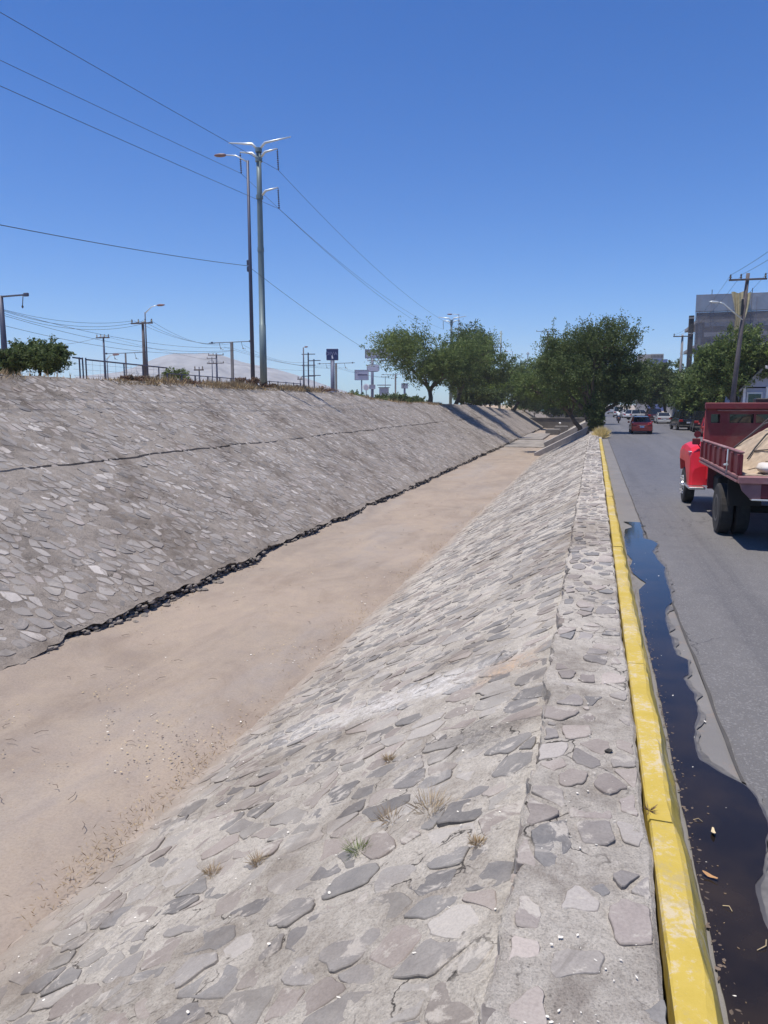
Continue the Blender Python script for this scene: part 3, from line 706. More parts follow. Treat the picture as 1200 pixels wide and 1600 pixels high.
def tree(base, height, crown_c, crown_r, nclump, per, label, seed=1, leaf=(.13, .04), mat=None, trunk_r=.22, group=None, cat='tree', name='tree', fork=.28, spiky=.5, skirt=0, nstem=1, open_=.0):
    rs = np.random.RandomState(seed); mat = mat or M_leaf
    root = empty(name, base, label, cat, group)
    cc = np.array(crown_c, float); cr = np.array(crown_r, float)
    # sub-crowns give an uneven outline
    nb = 11+seed % 4; bl = []
    for k in range(nb):
        d = unit(rs.normal(size=3)); d[2] = d[2]*.7
        bl.append((cc+d*cr*rs.uniform(.45, .80), cr*rs.uniform(.26, .46)))
    bl.append((cc-[0, 0, cr[2]*.1], cr*.60))
    cl = []
    while len(cl) < nclump:
        c, r = bl[rs.randint(len(bl))]; d = unit(rs.normal(size=3))
        q = c+d*r*rs.uniform(.45, 1.03)**.7
        if q[2] < cc[2]-cr[2]*1.02: continue
        if rs.rand() < open_ and vnoise(q[0]*.5, q[2]*.5+q[1]*.3, seed) < 0: continue
        cl.append(q)
    cl = np.array(cl)
    # trunk, limbs, twigs
    mb = MB(); top = np.array([cc[0]*.35, cc[1]*.35, max(.5, (cc[2]-cr[2])*.9)]) if nstem == 1 else np.array([0, 0, .3])
    top[2] = max(top[2], height*fork*.6)
    mid = top*.5+np.array([rs.uniform(-.1, .1), rs.uniform(-.1, .1), 0])
    mb.tube([(0, 0, -.4), (0, 0, .1), mid, top], [trunk_r*1.5, trunk_r*1.1, trunk_r*.9, trunk_r*.8], 9)
    nl = 7
    limbs = []
    for k in range(nl):
        c, r = bl[k % len(bl)]; e = np.array(c); m1 = top*.55+e*.45+rs.normal(size=3)*.25*cr*.3
        mb.tube([top-np.array([0, 0, .15]), top*.8+m1*.2+np.array([0, 0, .1]), m1, e], [trunk_r*.6, trunk_r*.5, trunk_r*.34, trunk_r*.12], 7); limbs.append((m1, e))
    for q in cl[::max(1, len(cl)//70)]:
        j = min(range(len(limbs)), key=lambda i: np.linalg.norm(limbs[i][1]-q)); m1, e = limbs[j]; t = rs.uniform(.2, .9); s0 = m1*(1-t)+e*t
        mb.tube([s0, (s0+q)/2+rs.normal(size=3)*.15, q], [trunk_r*.17, trunk_r*.1, trunk_r*.04], 4, False)
    mb.build('trunk', M_bark, root, smooth=True)
    # leaf sprays
    out = unit(cl-cc*np.array([1, 1, .8])); n = len(cl)
    sprd = unit(out+rs.normal(size=(n, 3))*.7+np.array([0, 0, .15])); ln = rs.uniform(.5, 1.2, n)*np.mean(cr)*.26
    tall = rs.rand(n) < .22*spiky; ln = np.where(tall & (out[:, 2] > -.3), ln*2.1, ln)
    th = rs.uniform(.2, .42, n)*ln*np.where(tall, .45, 1)
    t = rs.rand(n, per); C = cl[:, None]+sprd[:, None]*(ln[:, None]*(t-.3))[..., None]+rs.normal(size=(n, per, 3))*(th[:, None]*(1-.65*t))[..., None]
    D = unit(sprd[:, None]*.7+rs.normal(size=(n, per, 3))*.8)
    ct = rs.rand(n)*.55+.1; tone = ct[:, None]+rs.rand(n, per)*.35
    C = C.reshape(-1, 3); D = D.reshape(-1, 3); m = C[:, 2] > .15
    k = len(C); L = leaf[0]*rs.uniform(.6, 1.3, k); Wd = leaf[1]*rs.uniform(.7, 1.3, k)
    leaves_mesh('crown', C[m], D[m], L[m], Wd[m], tone.reshape(-1)[m], mat, root)
    return root
def at_top(px, X): # point on the far bank's top verge seen in photo column px
    p = onx(px, 632, X); return float(p[0]), float(p[1]), float(top_z(p[1]))-.02
def gz(X, Y): return float(top_z(Y))-.03 if X < -15 else 0.

bx, by, bz = at_top(672, -18.9)
tree((bx, by, bz), 9.6, (-.2, 0, 5.9), (7.4, 5.8, 4.3), 820, 46, 'spreading mesquite with a dark forked trunk on the edge of the far bank', 3, leaf=(.15, .05), trunk_r=.3, spiky=1.2, group='trees on the far bank', open_=.35)
bx, by, bz = at_top(712, -18.9)
tree((bx, by, bz), 10, (1.8, 0, 5.6), (6.0, 4.8, 5.3), 760, 48, 'dense dark green tree just right of the forked mesquite', 5, leaf=(.17, .06), mat=M_leaf_dark, trunk_r=.28, group='trees on the far bank', spiky=.9)
bx, by, bz = at_top(752, -18.6)
tree((bx, by, bz), 9, (-.6, 0, 4.3), (4.6, 4, 4.7), 560, 46, 'lime green leafy tree at the right end of the far bank clump', 8, leaf=(.18, .07), mat=M_leaf_lime, trunk_r=.22, group='trees on the far bank', spiky=.4)
tree((-15.2, 150, 1.1), 14, (3.4, 0, 6.4), (7.0, 6, 7.2), 640, 46, 'broad rounded tree hanging over the canal behind its cross wall', 12, leaf=(.26, .09), trunk_r=.35, group='trees at the canal end', spiky=.7)
tree((-5.5, 165, -.5), 15, (-.5, 0, 8.4), (10, 6, 8.4), 760, 48, 'dark tree filling the canal end beyond the cross wall', 14, leaf=(.28, .1), mat=M_leaf_dark, trunk_r=.35, group='trees at the canal end', spiky=.7)
tree((-.15, 66.3, 0), 9.6, (.35, 0, 5.5), (4.7, 4.2, 4.6), 1150, 50, 'tall dark mesquite standing at the end of the stone wall by the kerb', 21, leaf=(.12, .04), mat=M_leaf_dark, trunk_r=.36, group='trees along the street', spiky=1.6, fork=.2, open_=.25)
tree((-1.3, 78, 0), 8, (-2.6, 0, 4.3), (3.7, 3.3, 3.2), 480, 44, 'smaller mesquite leaning over the canal left of the tall dark one', 23, leaf=(.13, .045), mat=M_leaf, trunk_r=.22, group='trees along the street', spiky=1.1)
tree((-.6, 96, 0), 8, (-1.4, 0, 4.8), (5.6, 3.5, 4.6), 600, 44, 'tree beyond the end of the wall hidden behind the tall dark mesquite', 25, leaf=(.17, .06), mat=M_leaf_dark, trunk_r=.25, group='trees along the street', spiky=.8)
r_ = tree((.05, 65.2, 0), 3.4, (.1, 0, 1.55), (1.15, 1.1, 1.6), 200, 44, 'dense low shoots round the foot of the tall dark mesquite', 22, leaf=(.10, .035), mat=M_leaf_dark, trunk_r=.05, name='bush', cat='bush', nstem=4)
# right side of the street
tree((11.4, 66, 0), 9.4, (-1.0, 0, 5.4), (3.3, 3.6, 3.3), 620, 46, 'feathery green tree in front of the net covered building left of the leaning pole', 31, leaf=(.14, .05), mat=M_leaf, trunk_r=.2, group='trees on the right pavement', spiky=1.2, open_=.2)
tree((13.2, 62, 0), 9, (.6, 0, 6.4), (2.6, 3, 1.7), 300, 40, 'light green tree crown behind the leaning pole', 33, leaf=(.14, .05), mat=M_leaf_lime, trunk_r=.16, group='trees on the right pavement', spiky=1.2)
tree((11.2, 78, 0), 6.6, (-1.0, 0, 3.3), (3.0, 3, 3.2), 520, 44, 'low bushy tree behind the black off-roader', 35, leaf=(.14, .05), mat=M_leaf, trunk_r=.16, group='trees on the right pavement')
tree((11.6, 92, 0), 7.5, (-.3, 0, 4.2), (3.2, 3, 3.4), 420, 44, 'dark tree over the silver car at the pavement', 37, leaf=(.17, .06), mat=M_leaf_dark, trunk_r=.2, group='trees on the right pavement')
tree((10.5, 118, 0), 9, (-1.6, 0, 5.6), (5.0, 4, 4.3), 540, 44, 'dark tree over the far parked cars on the right', 39, leaf=(.2, .07), mat=M_leaf_dark, trunk_r=.24, group='trees on the right pavement')
tree((10.8, 150, 0), 11, (-1.5, 0, 6.2), (5.4, 5, 5.0), 420, 42, 'tree shading the far end of the street on the right', 41, leaf=(.26, .09), mat=M_leaf, trunk_r=.26, group='trees on the right pavement')
tree((9.5, 230, 0), 13, (-2.5, 0, 7.4), (8, 6, 6), 420, 40, 'tree closing the view at the very end of the street', 43, leaf=(.36, .13), mat=M_leaf_dark, trunk_r=.3, group='trees on the right pavement')
tree((-2.5, 215, -.5), 13, (-1.5, 0, 7.2), (8.5, 6, 6.2), 420, 40, 'tree left of the street end behind the canal trees', 45, leaf=(.36, .13), mat=M_leaf_dark, trunk_r=.3, group='trees along the street')
tree((4, 330, 0), 12, (0, 0, 7), (15, 8, 6.5), 460, 40, 'wide tree closing the horizon behind the parked cars', 46, leaf=(.5, .2), mat=M_leaf_dark, trunk_r=.4)
# clipped hedge over the pavement
def hedge(x0, x1, y0, y1, z0, z1, label, seed, mat=M_leaf_dark):
    rs = np.random.RandomState(seed); root = empty('hedge', ((x0+x1)/2, (y0+y1)/2, 0), label, 'hedge')
    n = 9000; P = rs.rand(n, 3); f = rs.randint(0, 3, n)
    for a in range(3): P[:, a] = np.where((f == a), (P[:, a] > .5)*1.+rs.normal(size=n)*.03, P[:, a])
    C = np.array([x0-(x0+x1)/2, y0-(y0+y1)/2, z0])+P*np.array([x1-x0, y1-y0, z1-z0]); C += .12*rs.normal(size=C.shape)
    leaves_mesh('foliage', C, unit(rs.normal(size=C.shape)), .1, .06, rs.rand(n), mat, root)
    for t in (.1, .37, .63, .9): mb = MB(); mb.tube([(0, (t-.5)*(y1-y0), 0), (.1, (t-.5)*(y1-y0)+.1, z0+.5)], [.07, .04], 6); mb.build('stem', M_bark, root)
hedge(9.9, 11.3, 84, 100, 2.1, 3.6, 'clipped flat topped hedge canopy above the silver car', 51, M_leaf)
# bushes on the far verge
def bush(px, X, w_, h_, label, seed, mat, n=240, per=40, leaf=(.07, .025), dz=0, name='bush', group=None, spiky=1.2):
    x, y, z = at_top(px, X)
    r = tree((x, y, z+dz), h_, (0, 0, h_*.52), (w_/2, w_/2.4, h_*.5), n, per, label, seed, leaf=leaf, mat=mat, trunk_r=.05, cat='bush', name=name, nstem=4, spiky=spiky, group=group)
    return r
bush(66, -21.2, 3.2, 1.75, 'wide dark green bush on the far bank beside the leftmost pole', 61, M_leaf_dark, 420, 44)
bush(22, -21.6, 1.5, 1.3, 'small green bush at the left edge of the far bank', 62, M_leaf_dark, 160, 40)
bush(275, -26, 2.0, 1.5, 'low green bush behind the dry grass in front of the pale hill', 63, M_leaf, 120, 30)
for i, (px, w_, h_) in enumerate([(208, 1.2, .45), (232, 1.4, .42), (290, 1.6, .38), (372, 1.1, .75), (396, .9, .85), (414, .7, .5), (428, .6, .45), (466, 1.8, .4), (502, 2.6, .5)]):
    bush(px, -19.0-(i % 2)*.2, w_, h_, ['low rusty brown shrub on the far verge nearest the fence gate', 'dark brown dry shrub right of the rusty one by the fence', 'long flat brown shrub before the pale hill', 'reddish dry shrub hanging over the bank left of the lamp pole', 'tallest reddish dry shrub between the lamp pole and the high pole', 'small brown shrub at the foot of the high pole', 'small tan shrub just right of the high pole', 'flat brown shrub under the floodlight mast', 'long brown shrub left of the dark blue sign'][i], 70+i, M_rust, 60, 36, (.06, .014), dz=-.08, name='dry_shrub', group='dry shrubs on the far verge')
bush(546, -40, 6.5, 2.6, 'green bush behind the verge right of the dark blue sign', 90, M_leaf, 150, 30, (.2, .08))
bush(604, -34, 9, 2.3, 'long green bush behind the round white sign', 91, M_leaf_dark, 200, 30, (.2, .08))
bush(640, -30, 6, 2.3, 'green bush behind the box sign near the mesquite', 92, M_leaf_dark, 150, 30, (.2, .08))
bush(800, -19, 7, 4.5, 'grey thin bush between the far bank clump and the canal end trees', 93, M_leaf, 70, 20, (.2, .06))

for (x_, y_, z_, w_, h_, lab, sd_) in ((-18.9, 121, 2.2, 8.5, 3.6, 'dark undergrowth below the dense dark green tree on the far bank', 94), (-17.6, 134, 1.9, 8, 3.6, 'dark undergrowth below the lime green tree', 95), (-12.5, 168, .2, 11, 5, 'low dark bush left behind the cross wall', 96), (-4.5, 163, -.6, 11, 4.6, 'low dark bush right behind the cross wall', 97), (-1.2, 120, 0, 4.5, 4.2, 'dark bush at the top of the near slope beyond the wall end', 98), (-7, 212, 0, 24, 6, 'wide dark bush closing the canal end', 99)):
    tree((x_, y_, z_), h_, (0, 0, h_*.5), (w_/2, w_/2.6, h_*.52), 300, 34, lab, sd_, leaf=(.2, .08), mat=M_leaf_dark, trunk_r=.06, cat='bush', name='bush', nstem=4, spiky=.6)
# dry grass on the verge: nobody could count it
def grass(name, P, h, label, mat, seed, lean=.35, wd=.008):
    rs = np.random.RandomState(seed); n = len(P); d = unit(rs.normal(size=(n, 3))*[lean, lean, 0]+[0, 0, 1]); L = h*rs.uniform(.4, 1.2, n)/2
    o = leaves_mesh(name, P+d*L[:, None], d, L, wd, rs.rand(n), mat)
    o['kind'] = 'stuff'; o['label'] = label; return o
rs = np.random.RandomState(5)
n = 42000; Y = 14+rs.rand(n)**1.0*74; zt_ = top_z(Y); den = fbm(Y*.35, Y*0+3, 111, 3)+.25
X = LX-KL*(zt_-LZ)-rs.rand(n)**1.5*2.2+.25; k = rs.rand(n) < den*1.4+.1
P = np.stack([X, Y, top_z(Y)-.03-.6*np.clip(X-(LX-KL*(zt_-LZ)), 0, 1)], -1)[k]
hh = (.13+.50*np.clip(fbm(P[:, 1]*.8, P[:, 1]*0, 113, 3)+.25, 0, 1))
grass('verge_grass', P, hh, 'dry straw coloured grass along the top of the far bank', M_dry, 6, .5, .016)
# tufts in the masonry and by the silt edge
tufts = [(onz(612, 1370, -.9), .11), (onz(672, 1362, -.75), .14), (onz(560, 1425, -1.0), .09), (onz(405, 1420, -1.45), .08), (onz(333, 1405, -1.55), .08), (onz(608, 1245, -1.0), .06), (onz(745, 1425, -.5), .05)]
for i, (p, r) in enumerate(tufts):
    # drop onto the slope
    v = (-.27-p[0])*math.sqrt(K*K+1)/K; q = SR(np.array([p[1]]), np.array([v]), np.array([.004]))[0]
    n = 170; a = rs.rand(n)*6.28; rr = rs.rand(n)**.7*r*.6; P = np.stack([np.cos(a)*rr, np.sin(a)*rr, 0*a], -1)
    d = unit(np.stack([np.cos(a)*.9, np.sin(a)*.9, .35+rs.rand(n)], -1)+rs.normal(size=(n, 3))*.3); L = r*rs.uniform(.2, .75, n)
    o = leaves_mesh('grass_tuft', P+d*L[:, None]*.9, d, L, .0016, rs.rand(n), M_leaf_lime if i == 2 else M_dry); o.location = q
    tag(o, ['flat straw tuft above the long grey stone', 'tallest straw tuft with bent stalks in the foreground slope', 'green and straw tuft just left of the long grey stone', 'tiny straw tuft lower on the slope, right of another', 'tiny brown tuft lowest and leftmost on the foreground slope', 'faint brown tuft highest on the foreground slope', 'very small straw tuft nearest the wall'][i], 'grass tuft', 'grass tufts growing in the slope joints')
pp = [];
for k in range(60):
    y = 6+rs.rand()**1.6*34; c = fbm(np.array([y*.6]), np.array([2.]), 131, 3)[0]
    for j in range(int(10+70*max(0, c+.15))): pp.append((-4.78+rs.normal()*.14-abs(rs.normal())*.12, y+rs.normal()*.5, FZ+.06))
P = np.array(pp); grass('silt_edge_grass', P, .09, 'sparse dry grass where the silt meets the near slope', M_dry, 8, 1.3, .004)
P = np.stack([-9.75+rs.normal(size=900)*.15, 7+rs.rand(900)*22, np.full(900, FZ)+.02], -1); grass('bank_foot_grass', P, .08, 'sparse dry weeds at the broken foot of the far bank', M_dry, 9, 1.2, .005)
# yellow dry bush at the wall's end by the kerb
n = 2600; d = unit(rs.normal(size=(n, 3))*[.55, .55, .3]+[0, 0, .8]); b = rs.normal(size=(n, 3))*[.09, .5, .0]
L = rs.uniform(.2, .46, n)
M_straw = leaf_mat('yellow_straw', (.36, .27, .10), (.74, .60, .27), .25)
o = leaves_mesh('dry_grass_clump', b+d*L[:, None], d, L, .012, .35+rs.rand(n)*.65, M_straw); o.location = (.55, 57, .05)
tag(o, 'round yellow clump of dry grass against the wall before the tall dark mesquite', 'grass clump')
# weed by the kerb joint
n = 34; d = unit(rs.normal(size=(n, 3))*.6+[.2, -.2, .7]); L = rs.uniform(.012, .04, n)
o = leaves_mesh('weed', d*L[:, None], d, L, .0022, rs.rand(n), M_rust); o.location = (.37, 4.1, .2); tag(o, 'small brown weed growing between wall and kerb', 'weed')

# scattered dry leaves, litter and pebbles
def litter(name, n, fn, size, label, mat, seed, thick=.3):
    rs = np.random.RandomState(seed); V = []; F = []
    for i in range(n):
        p = fn(rs); s = size*rs.uniform(.4, 1.4); a = rs.rand()*6.28; e = rs.uniform(.25, .8); k = len(V)
        ca, sa = math.cos(a), math.sin(a)
        for (x, y, z) in ((-1, 0, 0), (-.3, -e, .0), (.6, -e*.7, .1), (1, 0, thick), (.4, e, .2), (-.5, e*.8, .0)):
            V.append((p[0]+s*(x*ca-y*sa), p[1]+s*(x*sa+y*ca), p[2]+s*z*.6+.002))
        k2 = len(V); V.append((p[0], p[1], p[2]+s*thick*.9))
        F += [(k+j, k+(j+1) % 6, k2) for j in range(6)]
    o = mesh_obj(name, V, F, mat); o['kind'] = 'stuff'; o['label'] = label; return o
M_dleaf = simple('dead_leaf', (.42, .33, .19), .8, var=.5, scale=9)
M_pale = simple('pale_scrap', (.66, .63, .56), .8, var=.2, scale=9)
M_twig = simple('dark_scrap', (.12, .09, .07), .9, var=.5, scale=9)
def flo(rs):
    while True:
        y = 6+rs.rand()**1.8*60; x = rs.uniform(-9.6, -4.9); d_ = fbm(np.array([x*.9]), np.array([y*.45]), 171, 3)[0]+.25*max(0, (x+5.8))+.2*max(0, -9-x)
        if rs.rand()*.75 < d_+.08: return (x, y, FZ+.03)
litter('leaf_litter', 2200, flo, .015, 'dry leaf litter scattered over the silt', M_dleaf, 1)
litter('dark_litter', 900, flo, .014, 'dark bits of twig and clods on the silt', M_twig, 2)
litter('pale_litter', 170, flo, .018, 'pale scraps scattered over the silt', M_pale, 3)
litter('road_litter', 45, lambda rs: (rs.choice([rs.uniform(.6, .98), rs.uniform(1.05, 3)]), 2.5+rs.rand()**1.5*20, .015), .009, 'small pale scraps on the road and gutter', M_pale, 4)
def slp(rs):
    u = np.array([2+rs.rand()**1.6*22]); v = np.array([rs.uniform(.05, 5)]); return SR(u, v, np.array([.012]))[0]
litter('slope_litter', 420, slp, .010, 'pebbles and scraps caught on the near slope', M_pale, 5)
def cappt(rs): return (rs.uniform(-.2, .33), 2.4+rs.rand()**1.5*10, .216)
litter('wall_grit', 130, cappt, .007, 'grit lying on top of the wall', M_pale, 6)
M_gdeb = simple('wet_scrap', (.20, .14, .08), .7, var=.5, scale=9)
litter('gutter_debris', 110, lambda rs: (.60+abs(rs.normal())*.07, 2.4+rs.rand()**1.3*13, .0165), .006, 'brown scraps drifted along the foot of the kerb', M_gdeb, 14)
litter('gutter_silt', 420, lambda rs: (.592+abs(rs.normal())*.03, 2.4+rs.rand()**1.3*13, .014), .012, 'dark silt crumbs along the foot of the kerb', M_twig, 15)
mb = MB()
for x_, y_, a_, L_ in ((.78, 3.35, .6, .10), (.84, 3.15, 1.2, .14), (.86, 3.05, .3, .12), (.72, 3.6, 2.0, .05), (.80, 2.9, .9, .10), (.69, 4.4, 2.6, .05), (.9, 3.2, -.3, .1)):
    mb.tube([(x_, y_, .02), (x_+math.cos(a_)*L_*.5, y_+math.sin(a_)*L_*.5, .03), (x_+math.cos(a_+.4)*L_, y_+math.sin(a_+.4)*L_, .02)], .0022, 4)
o = mb.build('straw_litter', M_dleaf); o['kind'] = 'stuff'; o['label'] = 'thin straws floating in the near puddle'
# twigs on silt
mb = MB()
for i in range(70):
    x, y = rs.uniform(-9.3, -5.2), 6+rs.rand()**1.6*30; a = rs.rand()*6.28; L = rs.uniform(.06, .2)
    mb.tube([(x, y, FZ+.05), (x+math.cos(a)*L*.5, y+math.sin(a)*L*.5, FZ+.06), (x+math.cos(a+.3)*L, y+math.sin(a+.3)*L, FZ+.05)], .004, 4)
o = mb.build('twig_litter', M_twig); o['kind'] = 'stuff'; o['label'] = 'thin twigs strewn on the silt'
def leaf_thing(x, y, z, s, rz, label, col, tilt=.3):
    a = np.linspace(0, 2*math.pi, 14, endpoint=False); r = .5+.5*np.cos(a)**2*.9
    V = [(s*1.1*math.cos(t)*(1 if abs(math.cos(t)) < .9 else 1.3), s*.42*math.sin(t)*(1+.2*math.cos(3*t)), s*.16*math.cos(2*t)+.01) for t in a]+[(0, 0, .002)]
    F = [(i, (i+1) % 14, 14) for i in range(14)]
    o = mesh_obj('leaf', V, F, simple('leaf_'+col, {'tan': (.62, .50, .30), 'brown': (.42, .23, .10)}[col], .7)); o.location = (x, y, z); o.rotation_euler = (tilt*.4, tilt*.3, rz)
    return tag(o, label, 'leaf')
p = onz(1114, 1302, .02); leaf_thing(p[0], p[1], .025, .028, 1.5, 'pale tan leaf lying in the puddle beside the kerb', 'tan')
p = onz(1109, 1371, .02); leaf_thing(p[0], p[1], .025, .028, -.5, 'brown curled leaf in the puddle nearer than the tan one', 'brown')
# broken chunks at the foot of the far bank
rk = random.Random(3)
def rock(x, y, z, s, label, mat, group=None, name='masonry_chunk', flat=.6):
    V = []; n = 9; rings = []
    for k, (zz, r) in enumerate(((-.5, .5), (-.2, .95), (.25, .9), (.5, .55))):
        rings.append([(s*r*math.cos(2*math.pi*i/n)*rk.uniform(.75, 1.15), s*r*math.sin(2*math.pi*i/n)*rk.uniform(.7, 1.1), s*zz*flat+s*rk.uniform(-.07, .07)) for i in range(n)])
    mb = MB(); mb.loft(rings); o = mb.build(name, mat); o.location = (x, y, z); o.rotation_euler = (rk.uniform(-.2, .2), rk.uniform(-.2, .2), rk.uniform(0, 6)); tag(o, label, 'rock', group); return o
for i in range(26):
    y = 10.2+i*.42+rk.uniform(-.2, .2) if i < 20 else rk.uniform(18, 36)
    rock(-9.72+rk.uniform(-.22, .2), y, FZ+.05, rk.uniform(.05, .15), 'dark broken masonry chunk lying along the foot of the far bank', M_ledge, 'masonry chunks along the foot of the far bank')
rock(.19-.02, 4.77, .215, .028, 'small dark grey pebble sitting on the wall top', M_stoneR, name='pebble')
p = onz(1188, 1452, .02)

# ================================================================== poles, lamps and signs
def pole_tube(mb, h, r0, r1, lean=(0, 0), n=10, z0=-.4):
    mb.tube([(0, 0, z0), (lean[0]*.5, lean[1]*.5, h*.5), (lean[0], lean[1], h)], [r0, (r0+r1)/2, r1], n)
def place(px, X, py):           # base on the ground and height of a post seen at (px, py) standing at X
    p = onx(px, py, X); z = gz(p[0], p[1]); return (float(p[0]), float(p[1]), z), float(p[2])-z
# the tall steel monopoles with three tiers of brackets
def monopole(px, X, py, label, group):
    b, h = place(px, X, py); root = empty('transmission_pole', b, label, 'power pole', group)
    mb = MB(); r0, r1 = .235, .15
    pts = [(-.3, r0), (h*.28, .215), (h*.28+.01, .20), (h*.55, .19), (h*.80, .165), (h, r1)]
    mb.lathe_z(pts, (0, 0, 0), 12); mb.build('shaft', M_mono, root, smooth=True)
    for z, e in ((h*.595, .05), (h*.81, .06), (h*.96, .06), (h-.03, .05)): c = MB(); c.lathe_z([(z-.12, .16+e), (z+.12, .155+e)], (0, 0, 0), 12); c.build('collar', M_mono, root)
    for (z, s, L, ins) in ((h-.05, -1, 2.0, 0), (h-.05, 1, 2.15, 0), (h*.96, -1, 1.25, 1), (h*.96, 1, 1.25, 1), (h*.805, 1, 1.25, 1)):
        m = MB(); m.tube([(0, 0, z), (s*.42, 0, z+.42), (s*L, 0, z+.62 if not ins else z+.55)], [.085, .075, .035], 8)
        a = m.build('bracket_arm', M_galv, root, smooth=True)
        if ins:
            i_ = MB(); i_.tube([(s*L, 0, z+.53), (s*L+.05, 0, z-.75)], .02, 6)
            for q in range(9): i_.lathe_z([(-.03, .03), (0, .075), (.03, .03)], (s*L+.005*q, 0, z+.36-.125*q), 8)
            i_.build('insulator', M_ins, a)
    return b, h, root
b1, h1, mono = monopole(404, -20.6, 234, 'tall green grey steel power pole with bracket arms behind the lamp pole', 'steel power poles')
b2, h2, _ = monopole(705.5, -20.9, 501, 'distant green power pole rising out of the trees on the far bank', 'steel power poles')
def street_lamp(px, X, py, label, arm=-1, L=1.9, rise=.35, mat=None, r=.09, group='street lamps', hd=.75, adir=(1, 0), dy=0, rot=0):
    b, h = place(px, X, py); mat = mat or M_pole; root = empty('street_lamp', b, label, 'street lamp', group)
    mb = MB(); mb.tube([(0, 0, -.3), (0, 0, h*.5), (0, 0, h)], [r*1.25, r, r*.75], 8); mb.build('post', mat, root, smooth=True)
    m = MB(); a = np.array([math.cos(rot)*arm, math.sin(rot)*arm, 0])
    m.tube([(0, 0, h-.08), tuple(a*L*.55+[0, 0, h+rise*.8]), tuple(a*L+[0, 0, h+rise])], [.045, .035, .03], 6); m.build('arm', M_galv, root, smooth=True)
    hh = MB(); p = a*L+[0, 0, h+rise]; q = a*(L+hd)+[0, 0, h+rise+.02]; s = np.array([-a[1], a[0], 0])
    rings = []
    for t, wd, hg in ((0, .05, .04), (.15, .11, .09), (.5, .17, .1), (.85, .15, .07), (1, .05, .03)):
        c = p*(1-t)+q*t; rings.append([tuple(c+s*wd*math.cos(k)+np.array([0, 0, hg*math.sin(k)])) for k in np.linspace(0, 2*math.pi, 10, endpoint=False)])
    hh.loft(rings); hh.build('lamp_head', M_lamp, root, smooth=True)
    return b, h, root
lb, lh, lamp1 = street_lamp(387, -19.75, 251, 'slim dark lamp post with a reddish lamp head left of the tall power pole', L=1.35, rise=.42, r=.11)
m = MB(); m.box(-.2, -.09, -.06, .06, lh*.552, lh*.552+.3, .02); m.box(-.2, -.09, -.06, .06, lh*.552-.36, lh*.552-.06, .02); m.build('clamp', M_pole, lamp1)
street_lamp(226.5, -38, 488, 'grey lamp post with a long curved arm rising behind a wooden power pole', arm=1, L=1.2, rise=.55, r=.07)
street_lamp(167, -48, 560, 'low distant lamp post just right of the small crossarm pole', arm=1, L=.7, rise=.35, r=.05)
street_lamp(717, -19.6, 491, 'lamp post above the far bank trees beside the distant power pole', L=1.0, rise=.03, r=.06)
street_lamp(801, -18.6, 549, 'thin distant lamp post right of the lone steel mast', L=1.2, rise=.03, r=.08)
street_lamp(474, -34, 543, 'mast with a small floodlight beside the lattice frame poles', arm=1, L=.15, rise=.06, r=.10, hd=.42)
# wooden / concrete power poles with crossarms
def cross_pole(px, X, py, label, w_=2.0, zs=(.25,), mat=M_wood, r=.14, group='power poles with crossarms', ins=3, right=False, lean=(0, 0), wood=True, y=None, arm_off=0, up=.22, rz=0):
    if y is None: b, h = place(px, X, py)
    else: p = ony(px, py, y); b = (float(p[0]), y, gz(p[0], y)); h = float(p[2])-b[2]
    root = empty('power_pole', (b[0]-lean[0], b[1]-lean[1], b[2]), label, 'power pole', group, rz)
    mb = MB(); pole_tube(mb, h, r*1.25, r*.75, lean); mb.build('pole', mat, root, smooth=True)
    for z in zs:
        c = MB(); f = (h-z)/h; cx, cy = lean[0]*f+arm_off, lean[1]*f
        c.box(cx-w_/2, cx+w_/2, cy-.05-r, cy+.05-r, h-z-.06, h-z+.06, .01)
        c = c.build('crossarm', M_wood, root)
        for k in range(ins):
            x = cx-w_/2+.1+(w_-.2)*k/(max(1, ins-1)) if k != 1 or ins != 3 else cx-w_*.18
            i = MB(); i.lathe_z([(0, .03), (.06, .05), (.1, .09), (.14, .05), (up, .06), (up+.06, .03)], (x, cy-r, h-z+.06), 8); i.build('insulator', M_ins, c)
    return b, h, root
p0 = cross_pole(1, -40, 462, 'dark leftmost pole with one long arm at the edge of the photograph', 0.1, (), ins=0, mat=M_pole, r=.2)
m = MB(); m.tube([(-1, 0, p0[1]-.1), (2.3, -.1, p0[1]-.02)], [.07, .06], 6); m.box(2.0, 2.35, -.16, 0, p0[1]-.14, p0[1]+.1, .03); m.build('long_arm', M_pole, p0[2])
m = MB(); m.tube([(1.85, 0, p0[1]-.05), (1.75, 0, p0[1]-.75)], .03, 5); m.lathe_z([(-.1, .03), (0, .08), (.1, .03)], (1.75, 0, p0[1]-.8), 8); m.build('hanging_insulator', M_ins, p0[2])
p1_ = cross_pole(161.5, -50, 526, 'small distant pole with a short crossarm behind the fence', 1.6, (.12,), ins=4, mat=M_pole, r=.12)
p2_ = cross_pole(223, -37.4, 503, 'wooden pole with a crossarm standing against a grey lamp post', 2.1, (.12,), ins=4, r=.15)
cross_pole(338, -60, 552, 'distant pole with two stacked crossarms left of the overhead line mast', 2.8, (.3, 1.6), ins=3, mat=M_pole, r=.16)
cross_pole(331, -75, 558, 'fainter distant pole left of the double crossarm pole', 2.2, (.3, 1.3), ins=2, mat=M_pole, r=.1)
cross_pole(311, -36, 573, 'short slim post behind the brown shrubs before the pale hill', 1.0, (.3,), ins=2, mat=M_pole, r=.07)
cross_pole(469, -36, 590, 'short dark post left of the floodlight mast', .7, (.2,), ins=2, mat=M_pole, r=.06)
